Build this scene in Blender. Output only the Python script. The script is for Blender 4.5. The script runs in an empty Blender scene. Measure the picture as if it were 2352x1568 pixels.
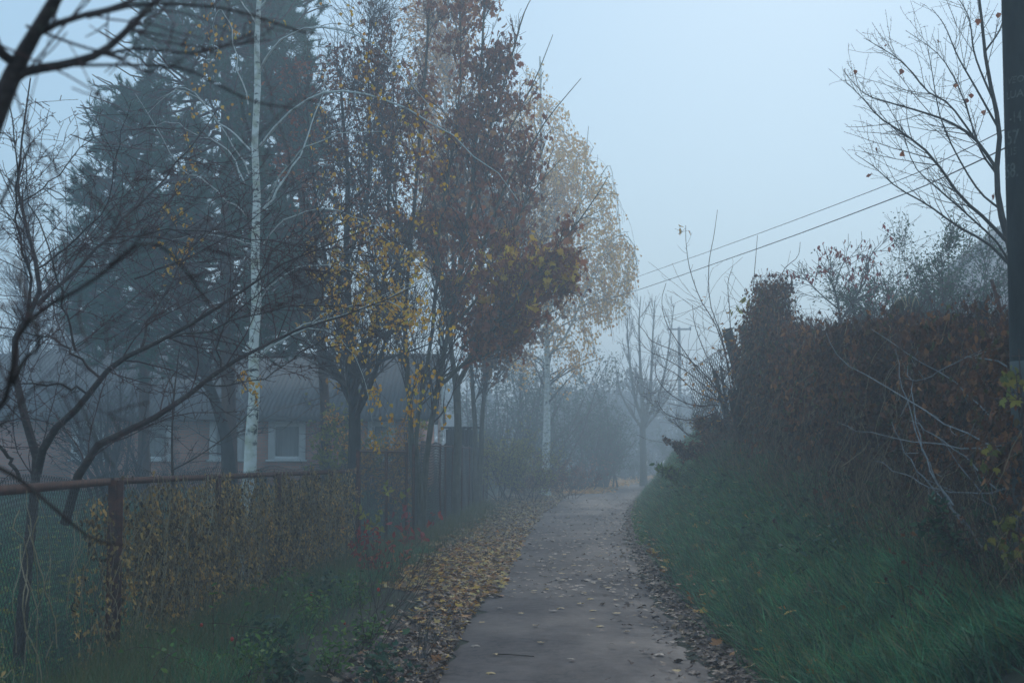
import bpy, math, random
import numpy as np
from math import radians as R

rs = np.random.RandomState(7)
random.seed(7)
C = bpy.context.scene.collection
scene = bpy.context.scene
PI = math.pi

# ------------------------------------------------------------------ camera maths
CAMZ = 1.7
F = 3267.0
PITCH = math.atan((1045 - 784) / F)
FW = np.array([0, math.cos(PITCH), math.sin(PITCH)])
UP = np.array([0, -math.sin(PITCH), math.cos(PITCH)])

def at(x, y, Y):
    d = FW + np.array([(x - 1176) / F, 0, 0]) + UP * (784 - y) / F
    return np.array([0, 0, CAMZ]) + d * (Y / d[1])

def gnd(x, y, z=0.0):
    d = FW + np.array([(x - 1176) / F, 0, 0]) + UP * (784 - y) / F
    return np.array([0, 0, CAMZ]) + d * ((z - CAMZ) / d[2])

def proj(P):
    P = np.asarray(P) - np.array([0, 0, CAMZ])
    dep = P @ FW
    dep = np.where(dep < .05, .05, dep)
    return np.stack([1176 + F * P[..., 0] / dep, 784 - F * (P @ UP) / dep], -1)

def inside(poly, pts, soft=16):
    poly = np.array(poly, float)
    q = proj(pts)
    q = q + rs.randn(*q.shape) * soft
    x, y = q[..., 0], q[..., 1]
    r = np.zeros(x.shape, bool)
    j = len(poly) - 1
    for i in range(len(poly)):
        xi, yi = poly[i]; xj, yj = poly[j]
        c = ((yi > y) != (yj > y)) & (x < (xj - xi) * (y - yi) / (yj - yi + 1e-9) + xi)
        r ^= c
        j = i
    return r

# ------------------------------------------------------------------ terrain
LE = [(985, 1568), (1050, 1450), (1090, 1390), (1146, 1300), (1182, 1240), (1232, 1180), (1290, 1142), (1345, 1122), (1440, 1101)]
RE = [(1655, 1568), (1600, 1500), (1545, 1420), (1495, 1350), (1470, 1300), (1446, 1250), (1438, 1200), (1445, 1170), (1467, 1140), (1492, 1122), (1535, 1101)]
lg = np.array([gnd(*p) for p in LE]); rg = np.array([gnd(*p) for p in RE])
LY = np.concatenate([[-20, 4], lg[:, 1], [125, 150, 400]]); LX = np.concatenate([[-2.0, -1.0], lg[:, 0], [15, 27, 150]])
RY = np.concatenate([[-20, 4], rg[:, 1], [125, 150, 400]]); RX = np.concatenate([[1.2, 1.3], rg[:, 0], [18.5, 32, 160]])
XL = lambda Y: np.interp(Y, LY, LX)
XR = lambda Y: np.interp(Y, RY, RX)
FY = np.array([0, 7.7, 10.9, 21.8, 28, 36, 45, 53, 65, 90]); FX = np.array([-2.1, -2.77, -3.1, -2.4, -1.78, -1.38, -1.15, -.95, -.4, 2.5])
XF = lambda Y: np.interp(Y, FY, FX)
zt = lambda Y: np.interp(Y, [0, 10, 15, 22, 30, 40, 60, 90, 130], [1.0, 1.1, 1.35, 1.8, 2.1, 2.3, 2.0, 1.2, .6])

def sm(u):
    u = np.clip(u, 0, 1)
    return u * u * (3 - 2 * u)

def H(X, Y):
    X = np.asarray(X, float); Y = np.asarray(Y, float)
    s = X - XR(Y) - .22
    u = np.clip(s / 2.0, 0, 1)
    b = zt(Y) * (.55 * u + .45 * sm(u)) + .02 * np.clip(s - 2, 0, 40)
    b = b + np.where(s > .1, .05 * np.sin(X * 3.1 + Y * 1.7) + .04 * np.sin(Y * 4.3 - X * 2), 0) * sm(s)
    l = XL(Y) - X
    v = .10 * sm(l / 1.2)
    g = XF(Y) - X
    gz = np.clip(.017 * (Y - 13), 0, .75) * sm(g / 2.5)
    ln = np.where(l > .2, .03 * np.sin(X * 4 + Y * 2.3) * sm(l - .2), 0)
    return np.where(s > 0, b, np.where(l > 0, v + gz + ln, 0.0))

# ------------------------------------------------------------------ mesh helpers
def mesh_from(name, V, faces_list):
    """faces_list : list of int arrays (n,k)"""
    me = bpy.data.meshes.new(name)
    V = np.asarray(V, np.float32)
    me.vertices.add(len(V)); me.vertices.foreach_set('co', V.ravel())
    nl = sum(f.size for f in faces_list); nf = sum(len(f) for f in faces_list)
    me.loops.add(nl); me.polygons.add(nf)
    me.loops.foreach_set('vertex_index', np.concatenate([f.ravel() for f in faces_list]).astype(np.int32))
    st = []; o = 0
    for f in faces_list:
        st.append(o + np.arange(len(f)) * f.shape[1]); o += f.size
    me.polygons.foreach_set('loop_start', np.concatenate(st).astype(np.int32))
    me.update(calc_edges=True)
    return me

def link(name, me, mat, parent=None, smooth=False):
    o = bpy.data.objects.new(name, me); C.objects.link(o)
    if mat is not None: me.materials.append(mat)
    if smooth: me.polygons.foreach_set('use_smooth', np.ones(len(me.polygons), bool))
    if parent is not None: o.parent = parent
    return o

def tag(o, label=None, cat=None, group=None, kind=None):
    if label: o['label'] = label
    if cat: o['category'] = cat
    if group: o['group'] = group
    if kind: o['kind'] = kind
    return o

def thing(name, label, cat, loc, group=None):
    o = bpy.data.objects.new(name, None); C.objects.link(o)
    o.location = [float(v) for v in loc]; o.empty_display_size = .1
    return tag(o, label, cat, group)

class MB:
    """collects tubes / templates / boxes; builds one mesh"""
    def __init__(s): s.V = []; s.F = []; s.n = 0; s.tb = {}
    def raw(s, V, Fs):
        V = np.asarray(V, float)
        for f in Fs: s.F.append(np.asarray(f) + s.n)
        s.V.append(V); s.n += len(V)
    def tubes(s, P, Rr, sides=4):
        P = np.asarray(P, float); Rr = np.asarray(Rr, float)
        if P.ndim == 2: P = P[None]; Rr = Rr[None]
        K, n, _ = P.shape
        if K == 0: return
        T = np.gradient(P, axis=1)
        T /= np.linalg.norm(T, axis=2, keepdims=True) + 1e-9
        m = np.abs(T[:, :, 2].mean(1)) > .8
        ref = np.where(m[:, None], np.array([[1., 0.13, 0]]), np.array([[0.05, 0, 1.]]))[:, None, :]
        A = np.cross(np.broadcast_to(ref, T.shape), T); A /= np.linalg.norm(A, axis=2, keepdims=True) + 1e-9
        B = np.cross(T, A)
        a = np.arange(sides) * 2 * PI / sides
        V = P[:, :, None] + Rr[:, :, None, None] * (A[:, :, None] * np.cos(a)[:, None] + B[:, :, None] * np.sin(a)[:, None])
        idx = np.arange(K * n * sides).reshape(K, n, sides)
        q = np.stack([idx[:, :-1, :], np.roll(idx, -1, 2)[:, :-1, :], np.roll(idx, -1, 2)[:, 1:, :], idx[:, 1:, :]], -1).reshape(-1, 4)
        s.raw(V.reshape(-1, 3), [q])
    def inst(s, tv, tf, pos, M, sc):
        """template verts (k,3), tris (m,3); pos (N,3); M (N,3,3) columns = axes ; sc (N,) or (N,3)"""
        N = len(pos)
        if N == 0: return
        sc = np.asarray(sc, float)
        if sc.ndim == 1: sc = sc[:, None].repeat(3, 1)
        V = np.einsum('nij,nkj->nki', M, tv[None] * sc[:, None, :]) + pos[:, None, :]
        k = len(tv)
        Fc = (tf[None] + (np.arange(N) * k)[:, None, None]).reshape(-1, tf.shape[1])
        s.raw(V.reshape(-1, 3), [Fc])
    def box(s, c, size, M=None):
        x, y, z = [v / 2 for v in size]
        v = np.array([[-x, -y, -z], [x, -y, -z], [x, y, -z], [-x, y, -z], [-x, -y, z], [x, -y, z], [x, y, z], [-x, y, z]])
        if M is not None: v = v @ np.asarray(M).T
        s.raw(v + np.asarray(c), [np.array([[0, 3, 2, 1], [4, 5, 6, 7], [0, 1, 5, 4], [1, 2, 6, 5], [2, 3, 7, 6], [3, 0, 4, 7]])])
    def build(s, name, mat, parent=None, smooth=False):
        if not s.V: return None
        V = np.concatenate(s.V)
        if parent is not None: V = V - np.array(parent_world(parent))
        t3 = [f for f in s.F if f.shape[1] == 3]; t4 = [f for f in s.F if f.shape[1] == 4]
        fl = []
        if t3: fl.append(np.concatenate(t3))
        if t4: fl.append(np.concatenate(t4))
        return link(name, mesh_from(name, V, fl), mat, parent, smooth)

def parent_world(p):
    v = np.zeros(3)
    while p is not None:
        v += np.array(p.location); p = p.parent
    return v

def rotM(N, tilt=None, down=None):
    """random orthonormal frames. tilt=None: fully random; tilt=t: normals within ~t rad of +z"""
    if tilt is None:
        z = rs.randn(N, 3)
    else:
        z = np.stack([rs.randn(N) * tilt, rs.randn(N) * tilt, np.ones(N)], 1)
    z /= np.linalg.norm(z, axis=1, keepdims=True)
    a = rs.randn(N, 3)
    if down is not None: a = np.stack([rs.randn(N) * down, rs.randn(N) * down, -np.ones(N)], 1)
    if down is not None:
        y = a / np.linalg.norm(a, axis=1, keepdims=True)
        x = np.cross(y, z); x /= np.linalg.norm(x, axis=1, keepdims=True) + 1e-9
        z = np.cross(x, y)
    else:
        x = np.cross(a, z); x /= np.linalg.norm(x, axis=1, keepdims=True) + 1e-9
        y = np.cross(z, x)
    return np.stack([x, y, z], 2)

def catmull(P, n):
    P = np.asarray(P, float)
    if len(P) == 2: P = np.array([P[0], (P[0] + P[1]) / 2, P[1]])
    Q = np.vstack([2 * P[0] - P[1], P, 2 * P[-1] - P[-2]])
    out = []
    for t in np.linspace(0, len(P) - 1 - 1e-6, n):
        i = int(t); u = t - i
        a, b, c, d = Q[i:i + 4]
        out.append(.5 * ((2 * b) + (c - a) * u + (2 * a - 5 * b + 4 * c - d) * u * u + (3 * b - a - 3 * c + d) * u ** 3))
    return np.array(out)

NP = 14
def limb(px, r0, r1, wob=0.0, Y=None):
    P = [at(p[0], p[1], p[2] if len(p) > 2 else Y) for p in px]
    P = catmull(P, NP)
    if wob: P[1:-1] += rs.randn(NP - 2, 3) * wob
    r = r0 + (r1 - r0) * np.linspace(0, 1, NP) ** .85
    return P, r

def sprout(parents, K, L, ang=(30, 60), npt=5, up=0.0, wob=.12, t=(.15, 1), rr=.6, rtip=.002, lw=.5, env=None, flat=1.0, rmax=None):
    """parents: list of (P(k,n,3), R(k,n)); returns the same kind of pair"""
    plist = [(p, r) for p, r in parents if len(p)]
    lens = [np.linalg.norm(np.diff(p, axis=1), axis=2).sum(1) for p, r in plist]
    tot = np.concatenate(lens); own = np.concatenate([np.full(len(l), i) for i, l in enumerate(lens)]); loc = np.concatenate([np.arange(len(l)) for l in lens])
    ch = rs.choice(len(tot), K, p=tot / tot.sum())
    tt = rs.uniform(t[0], t[1], K)
    B = np.zeros((K, 3)); D = np.zeros((K, 3)); R0 = np.zeros(K)
    for i, (p, r) in enumerate(plist):
        m = own[ch] == i
        if not m.any(): continue
        n = p.shape[1]; li = loc[ch[m]]; f = tt[m] * (n - 1); k = np.minimum(f.astype(int), n - 2); u = (f - k)[:, None]
        B[m] = p[li, k] * (1 - u) + p[li, k + 1] * u
        D[m] = p[li, k + 1] - p[li, k]
        R0[m] = r[li, k] * (1 - u[:, 0]) + r[li, k + 1] * u[:, 0]
    D /= np.linalg.norm(D, axis=1, keepdims=True) + 1e-9
    a = np.radians(rs.uniform(ang[0], ang[1], K))[:, None]
    q = rs.randn(K, 3); q[:, 1] *= flat; q -= (q * D).sum(1, keepdims=True) * D; q /= np.linalg.norm(q, axis=1, keepdims=True) + 1e-9
    d = D * np.cos(a) + q * np.sin(a)
    Ls = rs.uniform(L[0], L[1], K) * (1 - lw * tt)
    st = (Ls / (npt - 1))[:, None]
    P = np.zeros((K, npt, 3)); P[:, 0] = B
    curl = rs.randn(K, 3) * wob * .6
    for j in range(1, npt):
        d = d + rs.randn(K, 3) * wob + curl + np.array([0, 0, up])
        d /= np.linalg.norm(d, axis=1, keepdims=True)
        P[:, j] = P[:, j - 1] + d * st
    r0 = np.maximum(R0 * rr, rtip)
    if rmax: r0 = np.minimum(r0, rmax)
    Rr = r0[:, None] + (rtip - r0)[:, None] * np.linspace(0, 1, npt)[None]
    if env is not None:
        m = inside(env, P[:, -1]) & inside(env, P[:, npt // 2])
        P, Rr = P[m], Rr[m]
    m = P[:, :, 2].min(1) > .15
    return P[m], Rr[m]

def along(tw, N, t=(0.2, 1), jit=.02, clump=0):
    """N points along random tubes"""
    P = np.concatenate([p[:, np.linspace(0, p.shape[1] - 1, 5).astype(int)] for p, r in tw])
    if clump:
        ci = rs.choice(len(P), min(clump, len(P)), replace=False)
        k = ci[rs.randint(0, len(ci), N)]
    else: k = rs.randint(0, len(P), N)
    f = rs.uniform(t[0], t[1], N) * 4; i = np.minimum(f.astype(int), 3); u = (f - i)[:, None]
    return P[k, i] * (1 - u) + P[k, i + 1] * u + rs.randn(N, 3) * jit

# ------------------------------------------------------------------ templates (y = length direction, unit length)
def fan(outline, zc=0.0, zf=None):
    o = np.array(outline, float); c = o.mean(0)
    c = np.array([0, o[:, 1].mean()])
    V = np.vstack([np.append(c, zc), np.hstack([o, np.zeros((len(o), 1))])])
    if zf: V[:, 2] = [zf(x, y) for x, y, _ in V]
    n = len(o)
    return V, np.array([[0, 1 + i, 1 + (i + 1) % n] for i in range(n)])

T_BIRCH = fan([(0, 0), (.38, .18), (.42, .42), (.16, .78), (0, 1), (-.16, .78), (-.42, .42), (-.38, .18)], 0, lambda x, y: abs(x) * .35)
T_OVAL = fan([(0, 0), (.2, .2), (.24, .5), (.12, .82), (0, 1), (-.12, .82), (-.24, .5), (-.2, .2)], 0, lambda x, y: abs(x) * .5 - .12 * y * y)
def maple(f1=.25, seed=0):
    q = [(0, -.25), (.03, 0), (.3, -.08), (.26, .1), (.55, .12), (.42, .3), (.62, .52), (.38, .5), (.34, .62), (.2, .5), (.16, .75), (0, 1), (-.16, .75), (-.2, .5), (-.34, .62), (-.38, .5), (-.62, .52), (-.42, .3), (-.55, .12), (-.26, .1), (-.3, -.08), (-.03, 0)]
    r = random.Random(seed)
    ph = r.uniform(0, 6)
    return fan(q, 0, lambda x, y: f1 * (x * x * math.cos(ph) + .5 * (y - .4) ** 2 + .3 * x * (y - .3)) + r.uniform(-.03, .03))
T_MAPLE = [maple(.3, 1), maple(-.5, 2), maple(.7, 3)]
def crumple(seed):
    V, Fc = maple(.3, seed)
    r = np.random.RandomState(seed)
    V = V.copy(); V[:, 0] *= .55; V[:, 2] += r.uniform(-.22, .22, len(V))
    return V, Fc
T_CR = [crumple(4), crumple(5), crumple(6)]
T_BLADE = (np.array([[-.5, 0, 0], [.5, 0, 0], [-.42, .35, .03], [.42, .35, .03], [-.28, .7, .14], [.28, .7, .14], [0, 1, .34]]),
           np.array([[0, 1, 3], [0, 3, 2], [2, 3, 5], [2, 5, 4], [4, 5, 6]]))
T_NEEDLE = (np.array([[-.5, 0, 0], [.5, 0, 0], [0, 1, 0]]), np.array([[0, 1, 2]]))

# ------------------------------------------------------------------ materials
def nmat(name):
    m = bpy.data.materials.new(name); m.use_nodes = True
    nt = m.node_tree; nt.nodes.clear()
    out = nt.nodes.new('ShaderNodeOutputMaterial')
    p = nt.nodes.new('ShaderNodeBsdfPrincipled'); nt.links.new(p.outputs[0], out.inputs[0])
    return m, nt, p, out

def ramp(nt, stops, interp='LINEAR'):
    r = nt.nodes.new('ShaderNodeValToRGB'); cr = r.color_ramp; cr.interpolation = interp
    while len(cr.elements) > 1: cr.elements.remove(cr.elements[-1])
    cr.elements[0].position = stops[0][0]; cr.elements[0].color = (*stops[0][1], 1)
    for pos, c in stops[1:]:
        e = cr.elements.new(pos); e.color = (*c, 1)
    return r

def surf(name, stops, scale=8, rough=.8, bump=.3, detail=8, stretch=(1, 1, 1), bscale=None, spec=.3):
    m, nt, p, out = nmat(name)
    tc = nt.nodes.new('ShaderNodeTexCoord'); mp = nt.nodes.new('ShaderNodeMapping'); mp.inputs['Scale'].default_value = stretch
    nt.links.new(tc.outputs['Object'], mp.inputs[0])
    n = nt.nodes.new('ShaderNodeTexNoise'); n.inputs['Scale'].default_value = scale; n.inputs['Detail'].default_value = detail; n.inputs['Roughness'].default_value = .65
    nt.links.new(mp.outputs[0], n.inputs['Vector'])
    r = ramp(nt, stops); nt.links.new(n.outputs[0], r.inputs[0]); nt.links.new(r.outputs[0], p.inputs['Base Color'])
    p.inputs['Roughness'].default_value = rough; p.inputs['Specular IOR Level'].default_value = spec
    if bump:
        n2 = nt.nodes.new('ShaderNodeTexNoise'); n2.inputs['Scale'].default_value = bscale or scale * 4; n2.inputs['Detail'].default_value = 6
        nt.links.new(mp.outputs[0], n2.inputs['Vector'])
        b = nt.nodes.new('ShaderNodeBump'); b.inputs['Strength'].default_value = bump; b.inputs['Distance'].default_value = .02
        nt.links.new(n2.outputs[0], b.inputs['Height']); nt.links.new(b.outputs[0], p.inputs['Normal'])
    return m

def leafmat(name, cols, trans=.3, rough=.6, spec=.25):
    m, nt, p, out = nmat(name)
    g = nt.nodes.new('ShaderNodeNewGeometry')
    k = len(cols)
    r = ramp(nt, [(i / max(1, k - 1), c) for i, c in enumerate(cols)])
    nt.links.new(g.outputs['Random Per Island'], r.inputs[0])
    nt.links.new(r.outputs[0], p.inputs['Base Color'])
    p.inputs['Roughness'].default_value = rough; p.inputs['Specular IOR Level'].default_value = spec
    if trans:
        t = nt.nodes.new('ShaderNodeBsdfTranslucent'); nt.links.new(r.outputs[0], t.inputs[0])
        mx = nt.nodes.new('ShaderNodeMixShader'); mx.inputs[0].default_value = trans
        nt.links.new(p.outputs[0], mx.inputs[1]); nt.links.new(t.outputs[0], mx.inputs[2]); nt.links.new(mx.outputs[0], out.inputs[0])
    return m

M = {}
M['bark_dark'] = surf('bark_dark', [(.3, (.018, .015, .013)), (.6, (.05, .042, .034)), (.75, (.09, .10, .08))], 14, .9, .6, stretch=(1, 1, .35))
M['bark_cherry'] = surf('bark_cherry', [(.3, (.022, .013, .011)), (.55, (.06, .035, .028)), (.72, (.12, .12, .09))], 18, .7, .5, stretch=(1, 1, 2.5))
M['twig_red'] = surf('twig_red', [(.3, (.04, .016, .016)), (.7, (.11, .045, .038))], 10, .7, 0)
M['twig_dark'] = surf('twig_dark', [(.3, (.035, .022, .018)), (.7, (.10, .06, .045))], 10, .8, 0)
M['twig_grey'] = surf('twig_grey', [(.3, (.05, .045, .042)), (.7, (.11, .10, .09))], 10, .8, 0)
M['bark_grey'] = surf('bark_grey', [(.3, (.07, .065, .045)), (.7, (.17, .155, .11))], 9, .85, .4, stretch=(1, 1, .5))
M['bark_pine'] = surf('bark_pine', [(.3, (.05, .03, .022)), (.55, (.14, .075, .05)), (.75, (.2, .12, .085))], 9, .9, .8, stretch=(1, 1, .4))
M['shoot_pale'] = surf('shoot_pale', [(.3, (.35, .36, .33)), (.7, (.66, .67, .62))], 20, .5, 0)
M['cane'] = surf('cane', [(.3, (.11, .10, .10)), (.5, (.22, .22, .22)), (.7, (.36, .36, .36))], 14, .6, 0)
M['straw'] = leafmat('straw', [(.10, .07, .045), (.38, .28, .16), (.5, .39, .24), (.2, .14, .09)], .15)

M['leaf_wood'] = leafmat('leaf_wood', [(.02, .03, .025), (.05, .055, .04), (.09, .07, .045)], .1)
def birch_bark():
    m, nt, p, out = nmat('bark_birch')
    tc = nt.nodes.new('ShaderNodeTexCoord')
    mp = nt.nodes.new('ShaderNodeMapping'); mp.inputs['Scale'].default_value = (2.5, 2.5, 9); nt.links.new(tc.outputs['Object'], mp.inputs[0])
    n = nt.nodes.new('ShaderNodeTexNoise'); n.inputs['Scale'].default_value = 1.8; n.inputs['Detail'].default_value = 7; n.inputs['Roughness'].default_value = .6
    nt.links.new(mp.outputs[0], n.inputs['Vector'])
    vo = nt.nodes.new('ShaderNodeTexNoise'); vo.inputs['Scale'].default_value = 1.1; vo.inputs['Detail'].default_value = 9; vo.inputs['Roughness'].default_value = .75; mp2 = nt.nodes.new('ShaderNodeMapping'); mp2.inputs['Scale'].default_value = (3.5, 3.5, 3.2); nt.links.new(tc.outputs['Object'], mp2.inputs[0]); nt.links.new(mp2.outputs[0], vo.inputs['Vector'])
    rv = ramp(nt, [(.37, (.05, .045, .04)), (.43, (1, 1, 1))]); nt.links.new(vo.outputs[0], rv.inputs[0])
    r = ramp(nt, [(.30, (.03, .028, .025)), (.36, (.22, .21, .18)), (.41, (.70, .70, .64)), (.8, (.80, .80, .75))])
    nt.links.new(n.outputs[0], r.inputs[0])
    n3 = nt.nodes.new('ShaderNodeTexNoise'); n3.inputs['Scale'].default_value = 9; n3.inputs['Detail'].default_value = 5; nt.links.new(tc.outputs['Object'], n3.inputs['Vector'])
    r3 = ramp(nt, [(.45, (1, 1, 1)), (.7, (.62, .62, .48))]); nt.links.new(n3.outputs[0], r3.inputs[0])
    mx = nt.nodes.new('ShaderNodeMix'); mx.data_type = 'RGBA'; mx.blend_type = 'MULTIPLY'; mx.inputs[0].default_value = 1
    nt.links.new(r.outputs[0], mx.inputs[6]); nt.links.new(r3.outputs[0], mx.inputs[7]); m5 = nt.nodes.new('ShaderNodeMix'); m5.data_type = 'RGBA'; m5.blend_type = 'MULTIPLY'; m5.inputs[0].default_value = 1; nt.links.new(mx.outputs[2], m5.inputs[6]); nt.links.new(rv.outputs[0], m5.inputs[7]); nt.links.new(m5.outputs[2], p.inputs['Base Color'])
    b = nt.nodes.new('ShaderNodeBump'); b.inputs['Strength'].default_value = .6; b.inputs['Distance'].default_value = .02
    nt.links.new(n.outputs[0], b.inputs['Height']); nt.links.new(b.outputs[0], p.inputs['Normal'])
    p.inputs['Roughness'].default_value = .7
    return m
M['bark_birch'] = birch_bark()
M['leaf_birch'] = leafmat('leaf_birch', [(.62, .27, .02), (.80, .42, .03), (.86, .50, .05), (.7, .28, .03), (.50, .42, .06)], .45)
M['leaf_birch_far'] = leafmat('leaf_birch_far', [(.80, .36, .05), (.95, .52, .08), (.98, .60, .14), (.8, .36, .05)], .4)
M['leaf_brown'] = leafmat('leaf_brown', [(.20, .05, .03), (.40, .11, .05), (.52, .17, .065), (.26, .07, .04), (.60, .26, .08)], .35)
M['leaf_oakbrown'] = leafmat('leaf_oakbrown', [(.16, .07, .035), (.30, .13, .055), (.45, .23, .08)], .3)
M['leaf_yellow'] = leafmat('leaf_yellow', [(.85, .48, .02), (.92, .60, .04), (.80, .52, .06), (.82, .40, .02)], .45)
M['leaf_orange'] = leafmat('leaf_orange', [(.6, .24, .04), (.8, .36, .05), (.8, .42, .08), (.45, .16, .04)], .4)
M['leaf_litter'] = leafmat('leaf_litter', [(.06, .03, .02), (.14, .06, .035), (.24, .11, .05), (.40, .22, .08), (.55, .36, .12), (.17, .09, .07), (.11, .07, .06)], .1, .5, .4)
M['leaf_litter_y'] = leafmat('leaf_litter_y', [(.62, .27, .03), (.80, .43, .05), (.55, .19, .03), (.30, .11, .04), (.75, .52, .16), (.45, .15, .03), (.2, .09, .04)], .15, .5, .3)
M['leaf_litter_d'] = leafmat('leaf_litter_d', [(.04, .022, .016), (.10, .045, .03), (.16, .075, .045), (.07, .045, .04), (.30, .17, .08), (.09, .04, .03)], .1, .5, .35)
M['leaf_litter_p'] = leafmat('leaf_litter_p', [(.14, .08, .065), (.28, .18, .13), (.36, .26, .2), (.1, .06, .05), (.45, .30, .14)], .1, .5, .4)
M['leaf_green'] = leafmat('leaf_green', [(.03, .09, .02), (.07, .17, .03), (.13, .24, .045), (.24, .30, .06)], .3)
M['leaf_green_dk'] = leafmat('leaf_green_dk', [(.015, .05, .03), (.03, .085, .045), (.05, .12, .06), (.09, .15, .06)], .3)
M['leaf_yg'] = leafmat('leaf_yg', [(.22, .22, .05), (.35, .33, .06), (.45, .36, .06), (.16, .18, .05)], .4)
M['leaf_ygd'] = leafmat('leaf_ygd', [(.10, .12, .03), (.2, .18, .03), (.3, .22, .03)], .3)
M['leaf_pear'] = leafmat('leaf_pear', [(.03, .07, .04), (.05, .11, .06), (.09, .16, .08)], .3)
M['leaf_red'] = leafmat('leaf_red', [(.30, .03, .03), (.45, .06, .04), (.22, .03, .04), (.5, .14, .05)], .3)
M['grass'] = leafmat('grass', [(.010, .06, .024), (.02, .15, .06), (.035, .24, .095), (.16, .44, .20), (.014, .09, .038), (.27, .30, .10), (.05, .30, .14), (.30, .24, .12)], .3, .4, .4)
def patchy(m, scale, lo, hi):
    nt = m.node_tree; r = [n for n in nt.nodes if n.type == 'VALTORGB'][0]
    tc = nt.nodes.new('ShaderNodeTexCoord'); n = nt.nodes.new('ShaderNodeTexNoise'); n.inputs['Scale'].default_value = scale; n.inputs['Detail'].default_value = 5
    nt.links.new(tc.outputs['Object'], n.inputs['Vector']); r2 = ramp(nt, [(.35, lo), (.65, hi)]); nt.links.new(n.outputs[0], r2.inputs[0])
    mx = nt.nodes.new('ShaderNodeMix'); mx.data_type = 'RGBA'; mx.blend_type = 'MULTIPLY'; mx.inputs[0].default_value = 1
    tg = [(l.to_node, l.to_socket) for l in r.outputs[0].links]
    nt.links.new(r.outputs[0], mx.inputs[6]); nt.links.new(r2.outputs[0], mx.inputs[7])
    for a_, b_ in tg: nt.links.new(mx.outputs[2], b_)
patchy(M['grass'], 2.2, (.42, .48, .5), (1.3, 1.2, 1.1))
M['grass_dry'] = leafmat('grass_dry', [(.09, .11, .045), (.16, .15, .06), (.07, .12, .04), (.26, .2, .1)], .3)
M['needle'] = leafmat('needle', [(.02, .085, .05), (.04, .15, .09), (.08, .24, .14)], .2)
patchy(M['needle'], 1.1, (.5, .55, .6), (1.1, 1.15, 1.1))
M['vine_leaf'] = leafmat('vine_leaf', [(.04, .017, .012), (.12, .042, .02), (.22, .08, .033), (.07, .026, .016), (.36, .16, .06), (.16, .05, .025), (.10, .11, .03)], .2)
patchy(M['vine_leaf'], .9, (.45, .42, .42), (1.6, 1.5, 1.35))
M['vine_stem'] = leafmat('vine_stem', [(.03, .018, .013), (.07, .045, .03), (.30, .20, .11), (.05, .03, .02), (.5, .36, .2)], 0)
M['rust'] = surf('rust', [(.35, (.05, .022, .016)), (.6, (.13, .045, .027)), (.8, (.20, .08, .045))], 16, .75, .4)
M['wire'] = surf('wire', [(.3, (.012, .012, .012)), (.7, (.05, .045, .04))], 10, .35, 0, spec=.8)
M['wire'].node_tree.nodes['Principled BSDF'].inputs['Metallic'].default_value = .3
M['cable'] = surf('cable', [(.3, (.03, .03, .035)), (.7, (.05, .05, .055))], 10, .6, 0)
M['concrete'] = surf('concrete', [(.3, (.10, .11, .10)), (.7, (.2, .21, .2))], 8, .9, .4)
M['wood_old'] = surf('wood_old', [(.3, (.03, .032, .03)), (.7, (.09, .09, .08))], 9, .9, .5, stretch=(1, 1, .2))

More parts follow.
